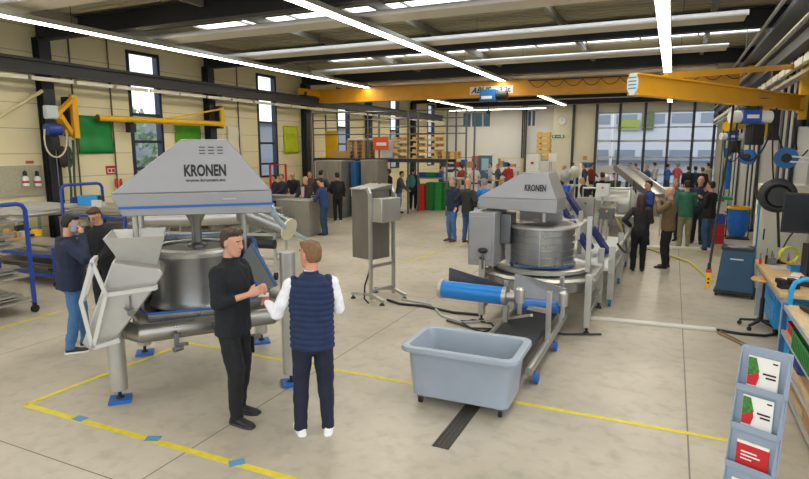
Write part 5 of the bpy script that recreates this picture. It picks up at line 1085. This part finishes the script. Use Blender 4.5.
a=AY(373,137,YR-.1); b=AY(388,150,YR-.1); t=T('orange_sign','orange sign with a white word on the storage rack','sign',(a.x,YR-.1,b.z)); K(t,'board',MB().bb((0,0,0),(b.x-a.x,.03,a.z-b.z)),M('sign_orange','e2562b',.5),.004); K(t,'lettering',MB().bb((.14,-.004,.17),(b.x-a.x-.08,0,.3)),wht)
TM('cream_tank','pale plastic tank standing behind the orange sign','tank',MB().bb((-.28,-.3,0),(.28,.35,.75)),M('tank_white','dfe3e2',.5),(AY(390,145,YR+.5).x,YR+.55,zs+.002),0,None,.06)
TM('yellow_locker','yellow panel at the wall end of the storage rack','panel',MB().bb((-.3,-.03,0),(.3,.03,1.15)),yel2,(-13.5,YR+.8,zs+.002))
TM('wood_box','tan wooden box on the storage rack between the yellow panel and small pallets','box',MB().bb((-.35,-.3,0),(.35,.3,.3)),M('box_wood','c59a5e',.7),(AY(343,150,YR+.4).x,YR+.4,zs+.002),0,None,.01)
# stacked crates on the floor
for s_,(u,c,n,l) in enumerate(((429,green,4,'dark green crate stack beside the red crates'),(437,M('crate_green2','2b9a3f',.5),4,'bright green crate stack in the middle'),(445,green,4,'dark green crate stack nearest the navy-clad visitor'),(420,M('crate_red','d8392b',.5),5,'red crate stack next to the visitor with teal backpack'))):
    p=G(u,211)
    for k in range(n): crate(p.x,p.y+.3,.02+(.22 if n==5 else .29)*k,.155 if n==4 else .13,.25,(.215 if n==5 else .285),c,('lowest','second','third','fourth','top')[k]+' crate of the '+l)
    TM('crate_dolly','low pale dolly carrying the '+l,'dolly',MB().bb((-.16,-.26,0),(.16,.26,.018)),aluf,(p.x,p.y+.3,0))
table(AY(437,160,25).x,25,2.6,.8,1.25,'tall storage shelf behind the green crates carrying coloured bins')
for k,(u,c,l) in enumerate(((424,M('bin_b','2a55a8',.5),'blue bin'),(432,green,'green bin'),(441,M('bin_b','2a55a8',.5),'darker blue bin'),(448,wht,'white bin'))):
    p=AY(u,160,24.9); TM('storage_bin',l+' on the tall shelf behind the green crates'+(', next to the white one' if k==2 else ''),'bin',MB().box((0,0,.12),(.42,.4,.22),taper=1.1),c,(p.x,24.9,1.252))
# shelving against the white wall
def shelf(u0,u1,Y,h,label,n=4,mat=wht,items=True,seed=0,d=.5):
    x0,x1=AY(u0,160,Y).x,AY(u1,160,Y).x; t=T('storage_shelf',label,'shelf',((x0+x1)/2,Y,0)); w=(x1-x0)/2
    for x in (-w,w): K(t,'side_panel',MB().bb((x-.03,0,0),(x+.03,d,h)),mat)
    for i in range(n+1): K(t,'shelf_board',MB().bb((-w,0,h*i/n-(.03 if i else -.05)),(w,d,h*i/n+(0 if i else .08))),mat)
    sl={4:'pale open shelf by the white wall',8:'long open shelf behind the three men',5:'low counter shelf behind the smaller spinner'}[seed]; r=random.Random(seed); cols=[('c23a33','red'),('d8d8d4','white'),('2f57a0','blue'),('3c3f44','dark'),('c69a5a','tan'),('3f8a4a','green')]
    for i in range(n):
        x=-w+.08
        q=0
        while x<w-.2:
            ww=r.uniform(.2,.4); c,cn=r.choice(cols); hh=r.uniform(.12,h/n-.12); z=h*i/n+(.082 if i==0 else .002)
            if x+ww<w-.04: TM('storage_box',f'{cn} box, {("bottom","second","third","top")[i]} board of the {sl}','box',MB().bb((-ww/2,-.17,0),(ww/2,.17,hh)),M('box_'+c,c,.6),((x0+x1)/2+x+ww/2,Y+.22,z),0,'boxes on the '+sl)
            x+=ww+.06; q+=1
    return t
shelf(498,521,33.5,2.0,'pale open shelf with red boxes by the white wall',4,M('shelf_cream','d9cfb0',.6),seed=4)
shelf(440,474,30.0,2.1,'long open shelf behind the group of three men',4,M('shelf_grey','8d9194',.5,.3),seed=8)
shelf(458,500,26.5,1.1,'low counter shelf with small parts behind the smaller spinner',2,M('shelf_tan','b89a72',.6),seed=5)
p=AY(485,165,YB-.05); t=bpy.data.objects.new('door_2',None); COL.objects.link(t); t['kind']='structure'; t.location=(p.x,YB,0); K(t,'door_leaf',MB().bb((-.5,-.04,0),(.5,0,2.1)),M('door_blue','3f6b8a',.5),.005); K(t,'door_frame',MB().bb((-.6,-.05,0),(-.5,.0,2.2)).bb((.5,-.05,0),(.6,.0,2.2)).bb((-.6,-.05,2.1),(.6,0,2.2)),wht); K(t,'pane',MB().bb((-.25,-.045,1.1),(.25,-.04,1.9)),M('pane_pale','9fc3d6',.2))
TM('red_banner','narrow red and white banner standing beside the blue door','banner',MB().bb((-.22,0,.0),(.22,.04,2.1)),red,(AY(475,165,35).x,35,0))
a=AY(532,170,31); cab(a.x-.33,a.x+.33,31,31.5,2.3,'tall white cabinet with small red sign ahead of the white wall',wht,1); TM('wall_sign','small red sign stuck on the tall white cabinet','sign',MB().bb((-.08,0,0),(.08,.004,.12)),red,(a.x,30.975,1.75))
a=AY(544,150,33); 
pp=None
for k in range(5): 
    z=1.95+.0+.31*k
    TM('wood_crate',('lowest','second','middle','fourth','topmost')[k]+' pale wooden crate in the column beside the cream wall','crate',MB().bb((-.36,-.3,0),(.36,.3,.24)).bb((-.3,-.31,.24),(-.2,.31,.30)).bb((.2,-.31,.24),(.3,.31,.30)),M('crate_pale','d9b56a',.7,0,.1,6),(a.x,33,z))
table(a.x,33,.9,.8,1.948,'tall stand carrying the column of pale wooden crates',M('stand_tan','9a8e78',.6))
TM('notice_sheet','white notice on the machine before the cream wall','notice',MB().bb((-.2,0,0),(.2,.02,.42)).bb((-.015,0,-1.9),(.015,.02,0)),paper,(AY(552.5,159,30).x,30,1.92))
# clock, exit sign on the cream wall
p=AY(562,121,YC-.03); t=T('wall_clock','round white wall clock high on the cream wall','clock',tuple(p)); K(t,'case',MB().cyl((0,0,0),(0,.03,0),.27,n=32),M('clock_rim','b9b9b2',.5)); K(t,'dial',MB().cyl((0,-.005,0),(0,0,0),.24,n=32),wht); K(t,'hand',MB().bar((0,-.009,0),(.0,-.009,.16),.02,.004).bar((0,-.009,0),(.1,-.009,.03),.025,.004),blk)
p=AY(558,136.5,YC-.03); t=T('exit_sign','green emergency exit sign with white arrow and running figure on the cream wall','exit sign',tuple(p)); K(t,'board',MB().bb((-.38,0,-.1),(.38,.025,.1)),M('sign_green','2f8a58',.5)); K(t,'pictogram',MB().bb((-.1,-.003,-.02),(.1,0,.02)).bar((.1,-.002,0),(.03,-.002,.06),.02,.003).bar((.1,-.002,0),(.03,-.002,-.06),.02,.003).bb((.17,-.003,-.07),(.3,0,.07)).bb((-.3,-.003,-.05),(-.2,0,.06)),wht)
TM('wall_sign','small amber square sign on the cream wall next to the glazed gate','sign',MB().bb((-.12,0,-.12),(.12,.02,.12)),M('sign_amber','c79a2c',.5),tuple(AY(585,158,YC-.03)))
TM('blue_board','small blue board on the cream wall beneath the amber sign','board',MB().bb((-.38,0,-.16),(.38,.02,.16)),M('board_blue','2f678c',.5),tuple(AY(587,165,YC-.03)))
# ============================================================ process line behind the smaller spinner
t=T('washing_line','stainless washing machine with rounded drum cover, beyond the smaller spinner','machine',(-1.38,15.4,0))
K(t,'drum_cover',MB().cyl((-.35,.1,1.22),(.45,.1,1.22),.36,n=32),steelL,.02); K(t,'end_dome',MB().ell((.45,.1,1.22),(.2,.36,.36),24,14),steelW); K(t,'trough',MB().bb((-.9,-.75,.72),(.8,.6,1.0)),steel,.03); K(t,'slanted_cover',MB().prism([(-.7,1.0),(-.4,1.3),(-.1,1.3),(-.1,1.0)],-.6,.2,'x'),steel,.01)
K(t,'cabinet_base',MB().bb((.1,-.6,.1),(.75,.5,.72)),cabst,.01)
for x in (-.85,.0,.75):
    for y in (-.7,.55): K(t,'leg',MB().bb((x-.035,y-.035,0),(x+.035,y+.035,.72)),steelL)
K(t,'control_panel',MB().bb((-.7,-.8,1.0),(-.45,-.72,1.4)),cabst,.01); K(t,'spray_pipe',MB().tube([(-.6,-.5,1.0),(-.6,-.5,1.62),(.5,-.3,1.62),(.5,-.3,1.0)],.03,10),steelL); K(t,'motor',MB().cyl((.6,-.45,.9),(.85,-.45,.9),.1,n=18),dgrey); K(t,'blue_pan',MB().bb((-.7,-.72,.42),(-.2,-.3,.66)),bluep,.02)
t=T('outfeed_frame','steel outfeed frame with long side rails and blue wheels behind the smaller spinner','frame',(0,0,0))
for x in (-.82,-2.1):
    for z in (.62,.88): K(t,'side_rail',MB().bar((x,9.75,z-.1),(x+.1,13.6,z),.055),steelL)
    for y in (9.85,11.6,13.4): l=K(t,'post',MB().bb((x-.03,y-.03,.12),(x+.07,y+.03,1.0)),steelL); K(l,'wheel',MB().cyl((x,y,.065),(x+.04,y,.065),.06,n=16),M('wheel_blue','1f62b8',.5))
K(t,'belt',MB().bb((-2.0,9.8,.60),(-.85,13.5,.64)),M('belt_white','c9cccb',.5))
for u,v,Y,sx_,l in ((573,203,12.5,.5,'x'),(600,240,11.0,0,''),(580,235,10.6,0,''),(577,228,11.5,.4,'y'),(567,215,12.2,.3,'z')):
    p=AY(u,v,Y); K(t,'blue_guard',MB().box(p,(.08,.35,.55),ry=-.6),M('guard_blue','152261',.4),.01)
for u,Y,h in ((582,11.0,1.45),(590,11.4,1.3),(572,10.4,1.35),(597,12.4,1.2)): x=AY(u,200,Y).x; K(t,'upright',MB().bb((x-.04,Y-.04,.05),(x+.04,Y+.04,h)),steelL,.004)
K(t,'cover_box',MB().bb((-2.0,10.4,1.0),(-1.4,11.4,1.25)),steelW,.01)
for k,(u,v,Y,w,h,mt,l) in enumerate(((586,207,12.8,.34,.42,cabst,'grey control box on a slim post above the outfeed frame'),(603,190,14.2,.3,.3,steelW,'pale control box beside the rounded drum cover'),(607,213,12.9,.3,.25,steelD,'dark steel junction box in front of the rounded drum cover'))):
    q=AY(u,v,Y); t=T('control_box',l,'control box',(q.x,Y,0)); K(t,'box',MB().bb((-w/2,-.1,q.z-h/2),(w/2,.1,q.z+h/2)),mt,.01); K(t,'post',MB().cyl((0,0,0),(0,0,q.z-h/2),.03,n=12),steelL); K(t,'indicator',MB().cyl((0,-.115,q.z+h*.2),(0,-.1,q.z+h*.2),.025,n=12),(green,red,yel2)[k])
t=T('centrifugal_pump','dark motor pump on the floor between outfeed frame and washing machine','pump',(-1.5,14.0,0)); K(t,'motor',MB().cyl((-.3,0,.3),(.1,0,.3),.14,n=22),dgrey,.01); K(t,'volute',MB().cyl((.1,0,.3),(.25,0,.3),.18,n=24),steel,.01); K(t,'base',MB().bb((-.35,-.15,0),(.3,.15,.14)),bluep,.01); K(t,'pipe',MB().tube([(.18,0,.45),(.18,0,.9),(.3,0,1.05),(.6,0,1.05)],.04,12),steelL)
TM('cable_loom','dark cable loom drooping along the outfeed frame','cable',MB().tube(bez((-.75,10.2,1.0),(-.6,11.2,.55),(-.7,12.2,.5),(-.9,13.3,.95),16),.02,8),blk)
TM('knob_post','black knob on a slim steel post next to the outfeed frame','knob post',MB().cyl((0,0,0),(0,0,1.05),.02).lathe([(0,1.05),(.06,1.06),(.07,1.1),(.04,1.14),(0,1.14)],(0,0,0),16),dgrey,(AY(590,240,9.2).x,9.2,0))
a=AY(620,168,22); b=AY(656,196,18.5); t=T('inclined_conveyor','grey inclined belt conveyor rising towards the glazed gate','conveyor',(0,0,0)); m=MB(); m.bar(a,b,.5,.12); K(t,'belt_bed',m,steelL); dd=Vector((.28,0,.08)); 
for s_ in (-1,1): K(t,'side_guard',MB().bar(a+Vector((s_*.27,0,.08)),b+Vector((s_*.27,0,.08)),.03,.2),steel)
K(t,'head_section',MB().bar(a,a+Vector((-.7,.2,-.1)),.5,.25),steelW)
for q in (.1,.6,.95): c_=a.lerp(b,q); K(t,'support_leg',MB().bb((c_.x-.25,c_.y-.03,0),(c_.x-.2,c_.y+.03,c_.z)).bb((c_.x+.2,c_.y-.03,0),(c_.x+.25,c_.y+.03,c_.z)),steelL)
TM('yellow_hose','yellow hose hanging from the washing machine down to the aisle floor','hose',MB().tube(bez(AY(612,205,14.4),AY(617,222,14.3),AY(626,240,14.0),G(634,247,.03),14).__add__([G(650,249,.03),G(690,262,.03),G(712,281,.03)]),.025,8),M('hose_yellow','cfc66a',.5))
cab(-.95,.15,24,24.8,1.05,'low steel machine cabinet before the glazed gate behind the inclined conveyor')
table(.6,26.5,1.6,.8,.95,'display table near the glazed gate with leaflets'); table(-3.4,27.0,2.0,.8,.95,'display table before the cream wall'); table(-5.0,22.0,1.8,.8,.95,'display table behind the visitor in bright blue')
cab(AY(560,180,20).x,AY(572,180,20).x,20,20.6,1.25,'waist high steel cabinet behind the blue topped box'); 
p=AY(559,190,17.5); TM('blue_lid_box','white box with blue lid standing behind the smaller spinner hood','box',MB().bb((-.27,-.2,0),(.27,.2,1.3)),steelW,(p.x,17.5,0),0,None,.01); TM('storage_tray','bright blue lid lying on the white box behind the spinner hood','lid',MB().bb((-.3,-.22,0),(.3,.22,.2)),M('lid_blue','1f4fc0',.4),(p.x,17.5,1.302),0,None,.02)
cab(AY(540,180,18).x,AY(552,180,18).x,18.5,19,1.1,'steel control box directly behind the spinner hood peak',doors=1)
for k,(u,v,Y) in enumerate(((575,172,24),(566,176,22),(604,180,23))): p=AY(u,v,Y); TM('machine_head',('pale','round','small')[k]+' machine part raised on a stand amid the crowd','machine part',MB().cyl((0,0,0),(0,0,p.z),.04).ell((0,0,p.z),(.22,.22,.25),16,10),steelW if k!=1 else aluf,(p.x,Y,0))
TM('white_pole','white pole standing between the displays before the cream wall','pole',MB().cyl((0,0,0),(0,0,1.95),.06),wht,(AY(580.5,170,26).x,26,0))
# ============================================================ visitors
PV=.014
def pp_(label,u,v,face,h,**k):
    p=G(u,v)
    if p.y>35.8: p=p*(35.8/p.y)
    return person(label,(p.x,p.y,0),R(face),h,vox=PV,**k)
pp_('man in navy jacket and jeans with hands in pockets, standing by the green crates',452,241,150,1.82,R_='pocket',L_='pocket',top='1d2742',legs='4a6f9c',hair='grey',shoe='5a3a28')
pp_('bald man in dark jacket and jeans with his back turned, beside the man in navy',467,243,-20,1.80,R_='hip',L_='hip',top='2a2c2c',legs='33507a',hair='bald',shoe='4a3424')
pp_('man in bright blue shirt half hidden by the smaller spinner hood',483,240,60,1.76,R_='work',L_='work',top='2f7fd0',legs='23262e',hair='grey')
pp_('woman in black with long dark hair seen from behind in the aisle',637,271,5,1.66,R_='talk',L_='hip',top='26272b',legs='141518',hair='longdark',slim=.86,bulk=1.0)
pp_('bald man in brown jacket holding up a camera beside the woman in black',665,268,75,1.79,R_='camera',L_='camera',top='6f5a40',legs='1a1b20',hair='bald')
pp_('man in royal blue shirt behind the woman in black',645,245,120,1.75,R_='work',L_='talk',top='24407f',legs='20242e',hair='dark')
pp_('man in green sweater and khaki trousers with his back turned',683,248,10,1.78,R_='talk',L_='talk',top='2f6b52',legs='8a8468',hair='dark')
pp_('bald man in navy shirt facing the camera behind the black sweater',696,243,170,1.86,R_='down',L_='talk',top='1d2740',legs='1f2433',hair='bald')
pp_('man in black sweater and jeans adjusting his glasses',706,250,60,1.78,R_='glasses',L_='talk',top='121316',legs='34506f',hair='dark')
pp_('grey haired man partly hidden behind the green sweater',672,240,150,1.75,top='56606e',legs='23262e',hair='grey')
pp_('elderly bald man in dark coat and pink shirt behind the low steel cabinet',307,231,172,1.74,extra=lambda t,up,hp,a:K(t,'shirt_front',MB().prism([(-.07,1.46),(.07,1.46),(.045,1.05),(-.045,1.05)],.145,.165,'y'),cloth('d9a9a6')),R_='work',L_='work',top='2b2826',legs='22252c',hair='bald')
pp_('man in blue jacket and jeans reading papers beside the low steel cabinet',325,235,100,1.74,R_='work',L_='work',top='26406f',legs='2d3f5f',hair='dark',lean=.15,nod=.4)
pp_('man in black jacket with backpack and white shoes by the tall steel cabinet',338,222,40,1.76,R_='down',L_='work',top='1b1c20',legs='15161a',hair='dark',shoe='e6e6e6',extra=lambda t,up,hp,a:K(t,'backpack',MB().ell(up((0,-.19,1.25)),(.15,.1,.23),16,10),M('bag_black','17181b',.7)))
pp_('man in dark grey suit with his back turned, in front of the tall wide cabinet',322,221,10,1.84,top='33353b',legs='25272c',hair='dark',R_='hip',L_='down')
pp_('dark haired man in brown jacket at the table where visitors gather',311,219,-150,1.78,top='4a3a2c',legs='2a2a2e',hair='brown',R_='work',L_='work')
pp_('bald man in dark jacket leaning over the parts table',295,217,-160,1.72,top='23252b',legs='25272c',hair='bald',lean=.2,nod=.3,R_='work',L_='work')
pp_('red haired visitor in dark top next to the bright blue bin',283,221,150,1.70,top='2b2d35',legs='25272c',hair='red',R_='work',L_='work')
pp_('visitor in navy top at the very end of the parts table',276,220,120,1.66,top='283247',legs='25272c',hair='dark')
pp_('man in black T-shirt with white print near the storage rack',389,214,100,1.80,top='17181c',legs='22242a',hair='brown',R_='talk',L_='down')
pp_('man in grey jacket and jeans bending towards the storage rack',399,213,-70,1.70,top='4a4f57',legs='4f74a3',hair='dark',R_='work',L_='work',lean=.15)
pp_('man with a teal backpack facing the crates',413,210,10,1.80,top='2d3b48',legs='1c1f26',hair='dark',shoe='b09a80',extra=lambda t,up,hp,a:K(t,'backpack',MB().ell(up((0,-.2,1.22)),(.16,.11,.26),16,10),M('bag_teal','3f8f8a',.7)))
pp_('visitor in blue shirt bending behind the standing control cabinet',366,219,-60,1.5,top='2d4f86',legs='2d3f5f',hair='blond',lean=.5,nod=.4,R_='work',L_='work')
pp_('man in black with his back turned beyond the washing machine',600,224,10,1.8,top='14151a',legs='1c1d22',hair='brown')
pp_('man in dark jacket bending near the blue guards',584,226,120,1.66,top='1f222c',legs='1f222c',hair='bald',lean=.2,nod=.3)
pp_('man in olive jacket looking down behind the rounded drum cover',613,219,150,1.72,top='4c4f38',legs='2a2b2e',hair='dark',nod=.3,R_='work',L_='work')
pp_('man in teal sweater far down the aisle near the glazed gate',693,203,10,1.75,top='2c5560',legs='2a2f38',hair='dark')
pp_('person in dark jacket beside the teal sweater far down the aisle',686,203,0,1.75,top='20242e',legs='2a2f38',hair='dark')
pp_('person in black farther right of the teal sweater, by the gate'.replace('farther right of','past'),700,204,20,1.72,top='1c1e26',legs='22252c',hair='brown')
crowd=[(583,196,'3a3c44','dark','in a charcoal top before the cream wall'),(590,195,'7d2f2c','brown','in a dark red top before the cream wall'),(571,195,'d8d8d8','dark','in a white top before the cream wall'),(578,200,'2c3a58','grey','with grey hair and navy top before the cream wall'),(628,196,'c8ccd2','dark','in a pale top before the glazed gate'),(634,194,'8f4a48','blond','in a faded red top before the glazed gate'),(653,192,'b9bcc2','brown','in a light grey top by the gate'),(666,193,'2f5fa0','dark','in a blue top by the gate'),(676,191,'c85a5a','grey','in a coral top by the gate'),(706,194,'c0b090','dark','in a sand coloured top by the gate post'),(441,199,'2d4f86','dark','in a blue top behind the green crates'),(462,197,'9c3d36','brown','in a red top near the long shelf'),(474,198,'d6d2cc','dark','in a cream top near the long shelf'),(497,196,'4a4d55','grey','in a grey top near the low counter'),(508,194,'b23a34','dark','in a red jumper near the pale open shelf'),(490,193,'c9cdd4','brown','in a white shirt near the blue door'),(454,193.5,'3d4452','blond','in a slate top near the long shelf'),(563,201,'1f2530','bald','bald and dressed in black behind the blue lid'),(645,198,'394a66','grey','grey haired in blue behind the conveyor')]
for u,v,c,hr_,l in crowd: pp_('distant visitor '+l,u,v,rs.choice((0,40,120,170,-60)),rs.uniform(1.66,1.82),top=c,legs=rs.choice(('22252c','2d3f5f','34506f')),hair=hr_,R_=rs.choice(('down','work','talk')),L_=rs.choice(('down','hip')))
